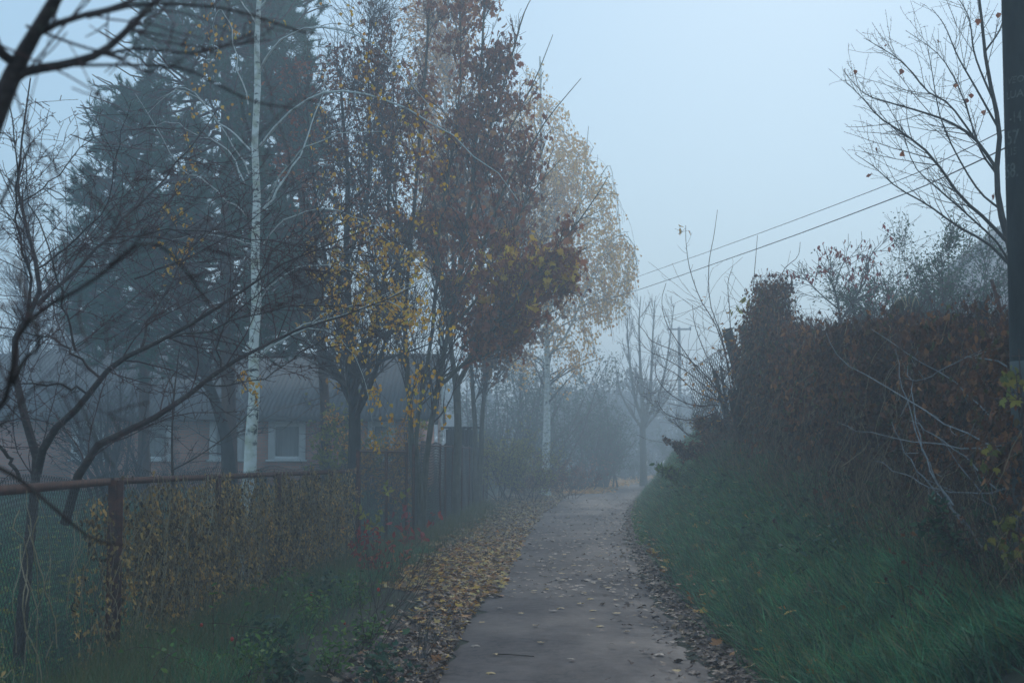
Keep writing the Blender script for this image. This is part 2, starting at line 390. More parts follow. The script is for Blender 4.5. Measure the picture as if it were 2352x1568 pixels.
def asphalt():
    m, nt, p, out = nmat('asphalt')
    tc = nt.nodes.new('ShaderNodeTexCoord')
    def noise(scale, detail, st=(1, 1, 1), ro=.6):
        mp = nt.nodes.new('ShaderNodeMapping'); mp.inputs['Scale'].default_value = st; nt.links.new(tc.outputs['Object'], mp.inputs[0])
        n = nt.nodes.new('ShaderNodeTexNoise'); n.inputs['Scale'].default_value = scale; n.inputs['Detail'].default_value = detail; n.inputs['Roughness'].default_value = ro
        nt.links.new(mp.outputs[0], n.inputs['Vector']); return n
    a = noise(1.0, 9, (1.2, .22, 1)); f = noise(95, 4); pt = noise(.6, 5, (.9, .5, 1))
    r = ramp(nt, [(.3, (.046, .031, .030)), (.5, (.070, .048, .046)), (.72, (.098, .070, .066))]); nt.links.new(a.outputs[0], r.inputs[0])
    rf = ramp(nt, [(.3, (.45, .45, .45)), (.55, (1, 1, 1)), (.72, (1.9, 1.85, 1.8))]); nt.links.new(f.outputs[0], rf.inputs[0])
    md = noise(9, 8, (1, .8, 1), .75); rm_ = ramp(nt, [(.35, (.5, .48, .47)), (.5, (1, 1, 1)), (.66, (1.5, 1.47, 1.44))]); nt.links.new(md.outputs[0], rm_.inputs[0])
    m0 = nt.nodes.new('ShaderNodeMix'); m0.data_type = 'RGBA'; m0.blend_type = 'MULTIPLY'; m0.inputs[0].default_value = .9
    nt.links.new(r.outputs[0], m0.inputs[6]); nt.links.new(rm_.outputs[0], m0.inputs[7]); r = m0
    mx = nt.nodes.new('ShaderNodeMix'); mx.data_type = 'RGBA'; mx.blend_type = 'MULTIPLY'; mx.inputs[0].default_value = .8
    nt.links.new(r.outputs[2], mx.inputs[6]); nt.links.new(rf.outputs[0], mx.inputs[7])
    # cracks
    vo = nt.nodes.new('ShaderNodeTexVoronoi'); vo.feature = 'DISTANCE_TO_EDGE'; vo.inputs['Scale'].default_value = .8
    wv = nt.nodes.new('ShaderNodeVectorMath'); wv.operation = 'ADD'
    nn = noise(2.0, 6); nt.links.new(tc.outputs['Object'], wv.inputs[0]); nt.links.new(nn.outputs['Color'], wv.inputs[1]); nt.links.new(wv.outputs[0], vo.inputs['Vector'])
    rc = ramp(nt, [(0, (.3, .28, .27)), (.02, (1, 1, 1))]); nt.links.new(vo.outputs['Distance'], rc.inputs[0])
    pm = ramp(nt, [(.42, (0, 0, 0)), (.52, (1, 1, 1))]); nt.links.new(pt.outputs[0], pm.inputs[0])
    mc = nt.nodes.new('ShaderNodeMix'); mc.data_type = 'RGBA'; mc.blend_type = 'MULTIPLY'
    nt.links.new(pm.outputs[0], mc.inputs[0]); nt.links.new(mx.outputs[2], mc.inputs[6]); nt.links.new(rc.outputs[0], mc.inputs[7])
    nt.links.new(mc.outputs[2], p.inputs['Base Color'])
    rr = ramp(nt, [(.35, (.6, .6, .6)), (.6, (.85, .85, .85))]); nt.links.new(pt.outputs[0], rr.inputs[0]); nt.links.new(rr.outputs[0], p.inputs['Roughness'])
    b = nt.nodes.new('ShaderNodeBump'); b.inputs['Strength'].default_value = .5; b.inputs['Distance'].default_value = .006
    nt.links.new(f.outputs[0], b.inputs['Height']); nt.links.new(b.outputs[0], p.inputs['Normal'])
    p.inputs['Specular IOR Level'].default_value = .35
    return m
M['asphalt'] = asphalt()
M['soil'] = surf('soil', [(.3, (.018, .02, .012)), (.5, (.035, .038, .018)), (.7, (.055, .045, .028))], 2.2, .95, .8, bscale=30)

def brick():
    m, nt, p, out = nmat('brick')
    tc = nt.nodes.new('ShaderNodeTexCoord'); mp = nt.nodes.new('ShaderNodeMapping'); mp.inputs['Rotation'].default_value = (R(90), 0, 0)
    nt.links.new(tc.outputs['Object'], mp.inputs[0])
    b = nt.nodes.new('ShaderNodeTexBrick'); b.inputs['Scale'].default_value = 1; b.inputs['Brick Width'].default_value = .26; b.inputs['Row Height'].default_value = .09
    b.inputs['Mortar Size'].default_value = .008; b.inputs['Color1'].default_value = (.72, .31, .20, 1); b.inputs['Color2'].default_value = (.60, .25, .17, 1); b.inputs['Mortar'].default_value = (.42, .36, .32, 1)
    nt.links.new(mp.outputs[0], b.inputs['Vector']); nt.links.new(b.outputs[0], p.inputs['Base Color']); p.inputs['Roughness'].default_value = .9
    return m
M['brick'] = brick()
M['white'] = surf('white_paint', [(.3, (.80, .80, .78)), (.7, (.88, .88, .86))], 5, .6, 0)
M['glass'] = surf('window_glass', [(.3, (.05, .06, .07)), (.7, (.08, .09, .10))], 2, .08, 0, spec=.6)
M['curtain'] = surf('curtain', [(.3, (.25, .27, .27)), (.7, (.42, .43, .42))], 14, .9, 0, stretch=(1, 1, .05))
def slate():
    m, nt, p, out = nmat('roof_sheet')
    tc = nt.nodes.new('ShaderNodeTexCoord')
    w = nt.nodes.new('ShaderNodeTexWave'); w.inputs['Scale'].default_value = 2.2; w.inputs['Distortion'].default_value = .15; w.bands_direction = 'X'
    nt.links.new(tc.outputs['Object'], w.inputs['Vector'])
    r = ramp(nt, [(0, (.055, .055, .056)), (1, (.095, .095, .095))]); nt.links.new(w.outputs[0], r.inputs[0]); nt.links.new(r.outputs[0], p.inputs['Base Color'])
    b = nt.nodes.new('ShaderNodeBump'); b.inputs['Strength'].default_value = 1; b.inputs['Distance'].default_value = .05
    nt.links.new(w.outputs[0], b.inputs['Height']); nt.links.new(b.outputs[0], p.inputs['Normal']); p.inputs['Roughness'].default_value = .85
    return m
M['roof'] = slate()
M['plaster'] = surf('plaster', [(.3, (.42, .30, .26)), (.7, (.52, .38, .33))], 3, .9, .1)

#SETTING#
# ------------------------------------------------------------------ ground + lane
def grid_axis(segs):
    out = []
    for a, b, n in segs: out += list(np.linspace(a, b, n, endpoint=False))
    return np.array(out + [segs[-1][1]])
gy = grid_axis([(-20, 4, 12), (4, 30, 180), (30, 60, 120), (60, 130, 100), (130, 245, 20)])
# columns follow the lane edges so that the bank foot is crisp
cols = [('L', v) for v in grid_axis([(-110, -20, 8), (-20, -6, 14), (-6, -.02, 40)])] + [('M', v) for v in (0.0, .25, .5, .75, 1.0)] + [('R', v) for v in grid_axis([(.05, 3, 50), (3, 20, 20), (20, 110, 8)])]
V = []
for Y in gy:
    a, b = XL(Y), XR(Y)
    for k, v in cols:
        V.append((a + v if k == 'L' else (a + (b - a) * v if k == 'M' else b + v), Y))
V = np.array(V); nc = len(cols); nr = len(gy)
Z = H(V[:, 0], V[:, 1])
idx = np.arange(nr * nc).reshape(nr, nc)
q = np.stack([idx[:-1, :-1], idx[:-1, 1:], idx[1:, 1:], idx[1:, :-1]], -1).reshape(-1, 4)
g = link('ground', mesh_from('ground', np.column_stack([V, Z]), [q]), M['soil'], smooth=True)
tag(g, kind='structure')
# lane sheet
ly = grid_axis([(-20, 5, 10), (5, 40, 240), (40, 130, 160), (130, 240, 20)])
wl = .06 * np.sin(ly * 2.1) + .045 * np.sin(ly * 5.3 + 1) + .03 * np.sin(ly * 13) + .02 * np.sin(ly * 31)
wr = .05 * np.sin(ly * 1.7 + 2) + .035 * np.sin(ly * 6.1) + .02 * np.sin(ly * 15)
V = []
for i, Y in enumerate(ly):
    a = XL(Y) + .06 + wl[i]; b = XR(Y) - .06 + wr[i]
    for u in np.linspace(0, 1, 9):
        X = a + (b - a) * u
        V.append((X, Y, float(H(X, Y)) + .008 + .03 * (1 - (2 * u - 1) ** 2)))
idx = np.arange(len(V)).reshape(-1, 9)
q = np.stack([idx[:-1, :-1], idx[:-1, 1:], idx[1:, 1:], idx[1:, :-1]], -1).reshape(-1, 4)
tag(link('road', mesh_from('road', V, [q]), M['asphalt'], smooth=True), kind='structure')
def lane_z(X, Y):
    a = XL(Y); b = XR(Y); u = np.clip((X - a) / (b - a), 0, 1)
    return .012 + .03 * (1 - (2 * u - 1) ** 2)

#GROUND COVER#
def scatter(N, Yr, sfun, edge, pw=1.0):
    """edge 'L' / 'R'; returns X,Y ; s sampled by sfun(N)"""
    u = rs.uniform(0, 1, N)
    a, b = Yr
    Y = a * (b / a) ** (u ** pw)
    s = sfun(N)
    return s, Y

def put_leaves(name, X, Y, z, mat, size, tilt=.25, templates=T_MAPLE, label=None, kind='stuff'):
    mb = MB()
    N = len(X); w = rs.randint(0, len(templates), N)
    pos = np.stack([X, Y, z], 1)
    for k, (tv, tf) in enumerate(templates):
        m = w == k
        mb.inst(tv, tf, pos[m], rotM(m.sum(), tilt), rs.uniform(size[0], size[1], m.sum()))
    o = mb.build(name, mat)
    tag(o, label, 'leaves', kind=kind)
    return o

# litter on the left verge (carpet) and at both lane edges
N = 46000
Y = 9.5 * (85 / 9.5) ** rs.uniform(0, 1, N)
l = np.abs(rs.randn(N)) * .42 - .06
lim = XL(Y) - XF(Y) - .1
wide = np.where((Y > 19), 1, .6)
l = np.where(Y > 17, rs.uniform(-.12, 1, N) * np.clip(lim, .6, 3) * rs.uniform(.3, 1, N) + rs.randn(N) * .08, l * wide)
keep = (l > -.25)
X = XL(Y) - l; X, Y, l = X[keep], Y[keep], l[keep]
z = np.where(l > 0, H(X, Y), lane_z(X, Y)) + rs.uniform(.005, .05, len(X))
ry = rs.uniform(0, 1, len(X))
pY = np.clip(np.interp(Y, [10, 13, 16, 20, 25, 30, 36, 60, 72], [.05, .10, .34, .5, .42, .2, .08, .1, .6]), 0, 1)
m = ry < pY
near_ = Y < 17
put_leaves('fallen_leaves', X[m], Y[m], z[m], M['leaf_litter_y'], (.05, .095), .3, label='yellow and ochre maple leaves carpeting the left verge of the lane')
put_leaves('fallen_leaves', X[~m & near_], Y[~m & near_], z[~m & near_], M['leaf_litter_d'], (.045, .08), .35, label='dark damp leaves along the nearest stretch of the left lane edge')
m = m | near_
put_leaves('fallen_leaves', X[~m], Y[~m], z[~m], M['leaf_litter'], (.045, .08), .35, label='brown damp leaves lying along the left edge of the lane')
# right lane edge
N = 7500
Y = 8.5 * (75 / 8.5) ** rs.uniform(0, 1, N)
s = rs.randn(N) * .09 + .15
s = np.where(rs.uniform(0, 1, N) < .07, -np.abs(rs.randn(N)) * .3, s)
X = XR(Y) + s
z = np.where(s < 0, lane_z(X, Y), H(X, Y)) + rs.uniform(.004, .035, N)
put_leaves('fallen_leaves', X, Y, z, M['leaf_litter_d'], (.035, .07), .35, label='brown leaves heaped at the foot of the grassy bank')
# scattered small bits further along the lane
N = 1500
Y = 17 * (85 / 17) ** rs.uniform(0, 1, N); u = rs.uniform(0, 1, N)
X = XL(Y) + (XR(Y) - XL(Y)) * u
put_leaves('fallen_leaves', X, Y, lane_z(X, Y) + .006, M['leaf_litter_p'], (.035, .09), .12, label='small pale leaves sprinkled over the distant part of the lane')
# far litter patch where the lane turns
N = 7000
Y = rs.uniform(62, 115, N); X = XL(Y) + rs.uniform(-1.5, 2.0, N) * rs.uniform(0, 1, N)
put_leaves('fallen_leaves', X, Y, np.maximum(H(X, Y), .04) + .02, M['leaf_orange'], (.10, .18), .2, label='orange leaves spread where the lane bends out of sight')
# individual leaves on the near lane
lf = []
spots = [(1237, 1480), (1383, 1441), (1440, 1453), (1270, 1407), (1145, 1503), (1330, 1390), (1365, 1425), (1510, 1502), (1305, 1345), (1420, 1412), (1250, 1355), (1180, 1355), (1285, 1320),
         (1330, 1315), (1345, 1365), (1400, 1352), (1235, 1290), (1215, 1287), (1265, 1283), (1300, 1275), (1335, 1288), (1210, 1301), (1315, 1300), (1290, 1262), (1245, 1302), (1380, 1330), (1440, 1290), (1400, 1300),
         (1360, 1378), (1265, 1375), (1195, 1410), (1150, 1395), (1200, 1330), (1170, 1310), (1290, 1398), (1455, 1345), (1480, 1400), (1500, 1440), (1225, 1440), (1110, 1430), (1085, 1480), (1540, 1475), (1365, 1250), (1330, 1240),
         (1270, 1245), (1230, 1262), (1390, 1270), (1420, 1255), (1350, 1225), (1300, 1220), (1560, 1540), (1320, 1520), (1120, 1545), (1410, 1380), (1445, 1372), (1360, 1405)]
for i, (px, py) in enumerate(spots):
    p = gnd(px, py, .03)
    tv, tf = T_MAPLE[i % 3]
    mb = MB(); mb.inst(tv, tf, np.zeros((1, 3)), rotM(1, .06), np.array([rs.uniform(.05, .098)]))
    kind = 0 if rs.uniform() < .72 else 1
    o = mb.build('fallen_leaf', M['leaf_litter_y'] if kind == 0 else M['leaf_litter_p'])
    o.location = (p[0], p[1], float(lane_z(p[0], p[1])) + .012)
    tag(o, ('single pale yellow maple leaf lying flat on the bare asphalt', 'single dull brown maple leaf lying flat on the bare asphalt')[kind], 'leaf', ('yellow leaves scattered on the lane', 'brown leaves scattered on the lane')[kind])
mb = MB(); P = catmull([gnd(1143, 1501, .04), gnd(1170, 1502, .045), gnd(1200, 1504, .04), gnd(1227, 1506, .04)], 8); mb.tubes(P, np.linspace(.006, .004, 8), 5)
tag(mb.build('fallen_twig', M['twig_dark']), 'thin dark twig lying across the asphalt near the bottom of the picture', 'twig')

# grass on the right bank
def grass(name, X, Y, z, h, w, mat, lean, label, dirx=0.0, diry=0.0):
    N = len(X)
    mb = MB()
    d = np.stack([rs.randn(N) * lean + dirx, rs.randn(N) * lean + diry, np.ones(N)], 1); d /= np.linalg.norm(d, axis=1, keepdims=True)
    a = rs.uniform(0, 2 * PI, N); sd = np.stack([np.cos(a), np.sin(a), np.zeros(N)], 1)
    x = np.cross(d, sd); x /= np.linalg.norm(x, axis=1, keepdims=True) + 1e-9
    zz = np.cross(x, d)
    Mx = np.stack([x, d, zz], 2)
    hh = rs.uniform(h[0], h[1], N); ww = rs.uniform(w[0], w[1], N)
    mb.inst(T_BLADE[0], T_BLADE[1], np.stack([X, Y, z], 1), Mx, np.stack([ww, hh, hh * rs.uniform(.5, 2.2, N)], 1))
    return tag(mb.build(name, mat), label, 'grass', kind='stuff')

N = 140000
k = 3000
cy = 7.5 * (60 / 7.5) ** rs.uniform(0, 1, k); cs = rs.uniform(.12, 1, k) ** .8 * 2.3
ci = rs.randint(0, k, N)
Y = cy[ci] + rs.randn(N) * .08; s = cs[ci] + rs.randn(N) * .08
clx = rs.randn(k)[ci] * .45 - .4; cly = rs.randn(k)[ci] * .45
s = np.maximum(s, .10 + rs.uniform(0, .08, N) + .06 * np.sin(Y * 2.7)); X = XR(Y) + s
wd = np.interp(Y, [8, 20, 60], [.004, .006, .012])
hc = rs.uniform(.6, 1.3, k)[ci]
keep = (s < 1.75 + .25 * np.sin(Y * 1.3)) | (rs.uniform(0, 1, N) < .25)
X, Y, clx, cly = X[keep], Y[keep], clx[keep], cly[keep]
o = grass('grass', X, Y, H(X, Y) - .01, (.12, .38), (.005, .014), M['grass'], .35, 'long green grass covering the right bank', clx, cly)
N = 13000; Y = 8 * (50 / 8) ** rs.uniform(0, 1, N); X = XR(Y) + rs.uniform(.3, 2.2, N)
grass('dry_grass', X, Y, H(X, Y), (.12, .4), (.003, .008), M['grass_dry'], .8, 'dead straw blades mixed through the green bank grass')
# grass on left verge, near
N = 26000; k = 700
cy = 7.5 * (24 / 7.5) ** rs.uniform(0, 1, k); cl = rs.uniform(.42, 1, k)
ci = rs.randint(0, k, N)
Y = cy[ci] + rs.randn(N) * .12
X = XL(Y) - (.38 + (cl[ci]) * (XL(Y) - XF(Y) - .3)) * 1 + rs.randn(N) * .08
m = X < XL(Y) - .38
X, Y = X[m], Y[m]
grass('grass', X, Y, H(X, Y) - .01, (.08, .26), (.003, .007), M['grass'], .4, 'green grass tufts below the rusty fence on the left verge')
N = 20000
Y = 7.5 * (45 / 7.5) ** rs.uniform(0, 1, N); X = XF(Y) + np.abs(rs.randn(N)) * .5 + .02
grass('dry_grass', X, Y, H(X, Y) - .01, (.12, .42), (.003, .006), M['grass_dry'], .3, 'dry yellowish grass stalks at the foot of the fence')
# garden lawn behind the fence
N = 90000
Y = 7.2 * (50 / 7.2) ** rs.uniform(0, 1, N); X = XF(Y) - .1 - rs.uniform(0, 1, N) ** 1.0 * (1.5 + Y * .33)
grass('grass', X, Y, H(X, Y) - .01, (.08, .24), (.006, .016), M['grass'], .5, 'wet green garden lawn behind the fence')
N = 2200
Y = 7.2 * (30 / 7.2) ** rs.uniform(0, 1, N); X = XF(Y) - .1 - rs.uniform(0, 1, N) * (1.5 + Y * .33)
put_leaves('fallen_leaves', X, Y, H(X, Y) + .12, M['leaf_yg'], (.05, .09), .5, label='yellowed leaves lying in the garden grass behind the fence')
# leaves on the bank
n = 5200; Y = 11 * (34 / 11) ** rs.uniform(0, 1, n); s = rs.uniform(.35, 2.0, n)
m = np.sin(Y * 1.9 + s * 2.2) + .6 * np.sin(Y * 4.7 - s * 3) > .55
Y, s = Y[m], s[m]; X = XR(Y) + s; n = len(X)
mb = MB(); mb.inst(T_OVAL[0], T_OVAL[1], np.stack([X, Y, H(X, Y) + rs.uniform(.08, .28, n)], 1), rotM(n, .6), rs.uniform(.04, .085, n))
tag(mb.build('ground_cover', M['leaf_green']), 'patches of small leaved weeds among the grass on the middle of the bank', 'ground cover', kind='stuff')
N = 2600
Y = 9 * (55 / 9) ** rs.uniform(0, 1, N); s = rs.uniform(.2, 2.1, N); X = XR(Y) + s
m = rs.uniform(0, 1, N) < np.interp(Y, [9, 14, 20, 50], [.14, .3, .9, .9])
put_leaves('fallen_leaves', X[m], Y[m], (H(X, Y) + rs.uniform(.06, .2, N))[m], M['leaf_litter_y'], (.06, .12), .5, label='yellow leaves caught in the grass of the bank')

# low green weeds: clumps of broad leaves
def weeds(name, spots, n, size, hgt, mat, label, cat='weed', tmpl=T_OVAL, spread=.22, stems=True):
    """each spot (X,Y): a plant with stem and leaves part"""
    for i, (x0, y0) in enumerate(spots):
        z0 = float(H(x0, y0))
        e = thing(name, label[i] if isinstance(label, list) else label, cat, (x0, y0, z0), None)
        k = 9
        base = np.stack([x0 + rs.randn(k) * .04, y0 + rs.randn(k) * .04, np.full(k, z0)], 1)
        P = np.zeros((k, 5, 3)); P[:, 0] = base; d = np.stack([rs.randn(k) * .5, rs.randn(k) * .5, np.ones(k)], 1)
        for j in range(1, 5):
            d = d + rs.randn(k, 3) * .15; P[:, j] = P[:, j - 1] + d / np.linalg.norm(d, axis=1, keepdims=True) * hgt * rs.uniform(.6, 1.2, (k, 1)) / 4
        Rr = np.linspace(.004, .0015, 5)[None].repeat(k, 0)
        mb = MB(); mb.tubes(P, Rr, 3); mb.build('stem', M['twig_dark'], e)
        pos = along([(P, Rr)], n, (.25, 1), spread * .25)
        mb = MB(); mb.inst(tmpl[0], tmpl[1], pos, rotM(n, .7), rs.uniform(size[0], size[1], n)); mb.build('foliage', mat, e)
#PLANTS#
# ------------------------------------------------------------------ trees
TRIS = 0
def leaves(mb, pos, tmpls, size, mode='rand'):
    n = len(pos); w = rs.randint(0, len(tmpls), n)
    for k, (tv, tf) in enumerate(tmpls):
        m = w == k
        Mx = rotM(m.sum(), None, .5) if mode == 'hang' else rotM(m.sum())
        mb.inst(tv, tf, pos[m], Mx, rs.uniform(size[0], size[1], m.sum()))

def tree(name, label, cat, trunks, limbs=(), levels=(), bark='bark_dark', limbmat=None, twig='twig_dark', foliage=(), base=None, group=None, sides=10, wob=.0):
    """trunks/limbs: (pixel polyline, r0, r1[, Y]); levels: list of dicts for sprout (src = list of earlier level indices, -1 = limbs+trunks)"""
    TR = [limb(t[0], t[1], t[2], 0, t[3] if len(t) > 3 else None) for t in trunks]
    LB = [limb(t[0], t[1], t[2], wob, t[3] if len(t) > 3 else None) for t in limbs]
    if base is None:
        b = TR[0][0][0]; base = (b[0], b[1], float(H(b[0], b[1])))
    e = thing(name, label, cat, base, group)
    mb = MB()
    for i, (p, r) in enumerate(TR):
        p = p.copy()
        if p[0, 2] > H(p[0, 0], p[0, 1]) and i == 0:
            z0 = float(H(p[0, 0], p[0, 1])) - .05
            st = np.array([[p[0, 0] , p[0, 1], z0]])
            n = 4
            ext = st + (p[0] - st) * np.linspace(0, 1, n, endpoint=False)[:, None]
            pp = np.vstack([ext, p]); rr = np.concatenate([r[0] * np.linspace(1.25, 1.02, n), r])
            mb.tubes(pp, rr * (1 + rs.randn(len(rr)) * .025), sides)
        else:
            mb.tubes(p, r * (1 + rs.randn(len(r)) * .025), sides)
    mb.build('trunk', M[bark], e, True)
    src0 = [(np.array([p for p, r in TR + LB]), np.array([r for p, r in TR + LB]))]
    srcL = [(np.array([p for p, r in LB]), np.array([r for p, r in LB]))] if LB else src0
    if LB:
        mb = MB(); mb.tubes(srcL[0][0], srcL[0][1], 7); mb.build('limb', M[limbmat or bark], e, True)
    lv = []
    for d in levels:
        d = dict(d); src = d.pop('src', None); sd = d.pop('sides', 3); d.pop('m', None)
        if src is None: ps = lv[-1:] if lv else src0
        else:
            ps = []
            for s_ in src: ps += (src0 if s_ == -1 else srcL if s_ == -2 else [lv[s_]])
        lv.append(sprout(ps, **d))
    if lv:
        mb = MB()
        for d, (p, r) in zip(levels, lv): mb.tubes(p, r, d.get('sides', 3))
        mb.build('branches', M[twig], e)
    for f in foliage:
        src = [lv[i] for i in f['src']]
        pos = along(src, f['n'], f.get('t', (.3, 1)), f.get('jit', .03), f.get('clump', 0))
        if 'env' in f: pos = pos[inside(f['env'], pos)]
        if 'thin' in f: pos = pos[(proj(pos)[:, 1] > f['thin'][0]) | (rs.uniform(0, 1, len(pos)) < f['thin'][1])]
        mb = MB(); leaves(mb, pos, f['tm'], f['size'], f.get('mode', 'rand'))
        mb.build(f.get('name', 'foliage'), M[f['mat']], e)
    return e, lv, src0

# --- A: out-of-focus branches at the left, tree standing just outside the frame
ylim = 3.1
tree('bare_fruit_tree', 'blurred dark bare branches close to the camera reaching in from the left edge', 'tree',
     [([(-420, 2560, 3.2), (-400, 1800, 3.2), (-330, 1200, 3.2), (-220, 760, 3.15), (-90, 480, 3.1), (0, 240, 3.0), (45, 140, 3.0), (90, 60, 2.95), (160, -60, 2.9), (230, -220, 2.9)], .042, .009)],
     [([(20, 195, 3.0), (60, 165, 3.0), (150, 148, 3.05), (230, 122, 3.1), (300, 62, 3.15), (350, 10, 3.2), (420, -50, 3.3)], .013, .006),
      ([(84, 78, 2.98), (125, 58, 2.95), (190, 36, 3.0), (260, 18, 3.1), (340, -14, 3.2)], .009, .005),
      ([(-40, 20, 2.9), (-5, 110, 2.95), (40, 150, 3.0)], .012, .011),
      ([(-120, 1050, 3.1), (-40, 980, 3.0), (20, 900, 2.9), (38, 780, 2.85), (90, 715, 2.8), (180, 665, 2.8), (260, 610, 2.8), (310, 560, 2.8), (340, 520, 2.8)], .008, .002),
      ([(240, 125, 3.1), (320, 112, 3.2), (430, 122, 3.3), (500, 108, 3.4), (620, 92, 3.6)], .0045, .002),
      ([(150, 150, 3.0), (240, 150, 3.0), (340, 150, 3.1), (430, 160, 3.15), (520, 205, 3.2), (590, 235, 3.3), (680, 250, 3.4)], .0042, .002),
      ([(60, 60, 3.0), (180, 105, 3.0), (270, 130, 3.0), (340, 165, 3.1), (420, 140, 3.1)], .0035, .002),
      ([(200, 40, 3.0), (330, 10, 3.0), (470, 15, 3.1), (560, 30, 3.2), (690, 72, 3.4), (740, 80, 3.5)], .0045, .0025),
      ([(30, 880, 2.9), (60, 820, 2.8), (90, 790, 2.7), (60, 690, 2.7), (30, 600, 2.8)], .005, .002),
      ([(250, 610, 2.8), (330, 560, 2.8), (390, 580, 2.85), (440, 640, 2.9), (480, 700, 3.0)], .0035, .002),
      ([(-60, 1050, 3.0), (20, 1085, 3.0), (70, 1120, 3.0), (140, 1180, 3.0), (210, 1235, 3.05), (285, 1252, 3.1)], .006, .0025),
      ([(0, 980, 2.8), (60, 910, 2.8), (100, 880, 2.8), (170, 900, 2.8), (220, 1010, 2.8), (260, 1070, 2.9)], .003, .0015),
      ([(0, 470, 3.0), (45, 380, 3.0), (90, 330, 3.0), (160, 440, 3.1)], .004, .002)],
     [dict(src=[-2], K=60, L=(.15, .55), ang=(25, 70), npt=6, wob=.14, rr=.5, rtip=.0012, rmax=.003),
      dict(K=70, L=(.04, .14), ang=(30, 80), npt=3, wob=.1, rr=.9, rtip=.0018)],
     bark='bark_cherry', twig='twig_red', sides=12, base=(*at(-420, 2560, 3.2)[:2], 0.0))

# --- B: cherry tree behind the near fence
cen = [(-200, 200), (0, 150), (300, 220), (700, 330), (980, 480), (1000, 760), (700, 900), (420, 1100), (-200, 1130)]
tree('cherry_tree', 'bare spreading cherry tree with forked trunk just behind the near rusty fence', 'tree',
     [([(45, 1480, 10.6), (62, 1300, 10.8), (74, 1160, 10.9), (86, 1090, 11), (80, 1030, 11), (55, 950, 11), (36, 870, 11), (30, 800, 11), (48, 750, 11), (78, 705, 11), (92, 660, 11), (82, 600, 11.1), (66, 540, 11.2), (48, 470, 11.3), (38, 400, 11.4), (55, 290, 11.5), (70, 180, 11.6)], .046, .006),
      ([(86, 1085, 11), (97, 1036, 10.9), (123, 989, 10.8), (166, 949, 10.6), (200, 913, 10.5), (230, 865, 10.4), (276, 832, 10.3), (310, 805, 10.2), (393, 775, 10.1), (459, 729, 10), (523, 692, 9.9), (588, 646, 9.8), (660, 600, 9.8), (760, 560, 9.8), (860, 520, 9.9)], .034, .003),
      ([(150, 1200, 10.2), (182, 1085, 10), (210, 1047, 10), (233, 1015, 10), (310, 982, 10), (383, 942, 10.1), (466, 882, 10.2), (510, 845, 10.3), (588, 805, 10.5), (660, 765, 10.7), (760, 735, 11), (870, 695, 11.3), (960, 655, 11.6)], .036, .003)],
     [([(88, 700, 11), (150, 640, 11.2), (230, 560, 11.4), (300, 490, 11.6), (370, 420, 11.8), (430, 345, 12), (500, 250, 12.3)], .018, .004),
      ([(60, 740, 11), (66, 620, 10.8), (50, 540, 10.6), (35, 440, 10.4), (35, 350, 10.2), (20, 230, 10)], .013, .004),
      ([(200, 909, 10.5), (170, 888, 10.4), (117, 880, 10.2), (50, 885, 10), (-20, 900, 9.9)], .010, .004),
      ([(227, 865, 10.4), (173, 812, 10.4), (143, 789, 10.5), (100, 773, 10.6), (40, 760, 10.8), (-40, 740, 11)], .011, .004),
      ([(173, 805, 10.4), (160, 743, 10.3), (143, 686, 10.2), (130, 627, 10.1), (90, 528, 10), (60, 430, 9.9), (50, 330, 9.8)], .010, .003),
      ([(325, 800, 10.2), (347, 727, 10.4), (380, 670, 10.6), (424, 593, 10.8), (467, 527, 11), (500, 440, 11.2)], .011, .003),
      ([(310, 640, 11.1), (400, 600, 10.8), (500, 560, 10.6), (620, 470, 10.5), (700, 430, 10.5)], .007, .002),
      ([(230, 560, 11.4), (330, 540, 11), (430, 525, 10.8), (560, 545, 10.6), (690, 560, 10.5), (800, 600, 10.5)], .007, .002),
      ([(393, 775, 10.1), (470, 760, 9.9), (580, 720, 9.7), (690, 700, 9.6), (800, 705, 9.6), (900, 740, 9.7)], .008, .002),
      ([(507, 845, 10.3), (500, 790, 10.3), (560, 700, 10.2), (640, 640, 10.1), (740, 540, 10), (830, 440, 10)], .008, .002),
      ([(588, 646, 9.8), (640, 560, 9.9), (720, 500, 10), (800, 420, 10.2)], .006, .002),
      ([(-60, 980, 10), (10, 1040, 10), (45, 1105, 10)], .012, .014),
      ([(80, 620, 11), (160, 560, 10.8), (240, 480, 10.6), (270, 340, 10.5), (300, 240, 10.4)], .009, .002),
      ([(40, 470, 11.3), (120, 410, 11), (200, 330, 10.8), (235, 300, 10.7)], .007, .002),
      ([(466, 882, 10.2), (560, 880, 10), (640, 850, 9.9), (720, 790, 9.8), (800, 760, 9.8)], .006, .002),
      ([(660, 765, 10.7), (740, 800, 10.6), (830, 790, 10.6)], .005, .002)],
     [dict(src=[-2, -1], K=250, L=(.5, 1.5), ang=(20, 60), npt=8, wob=.10, rr=.5, rtip=.0022, env=cen, flat=1.4, t=(.12, 1), rmax=.006),
      dict(src=[0, -2], K=1300, L=(.12, .55), ang=(25, 70), npt=5, wob=.13, rr=.6, rtip=.0018, env=cen, rmax=.0035),
      dict(src=[0, 1], K=3200, L=(.02, .07), ang=(40, 85), npt=2, wob=.1, rr=1.0, rtip=.0028, rmax=.0034)],
     bark='bark_cherry', limbmat='bark_cherry', twig='twig_red', sides=12, wob=.012)

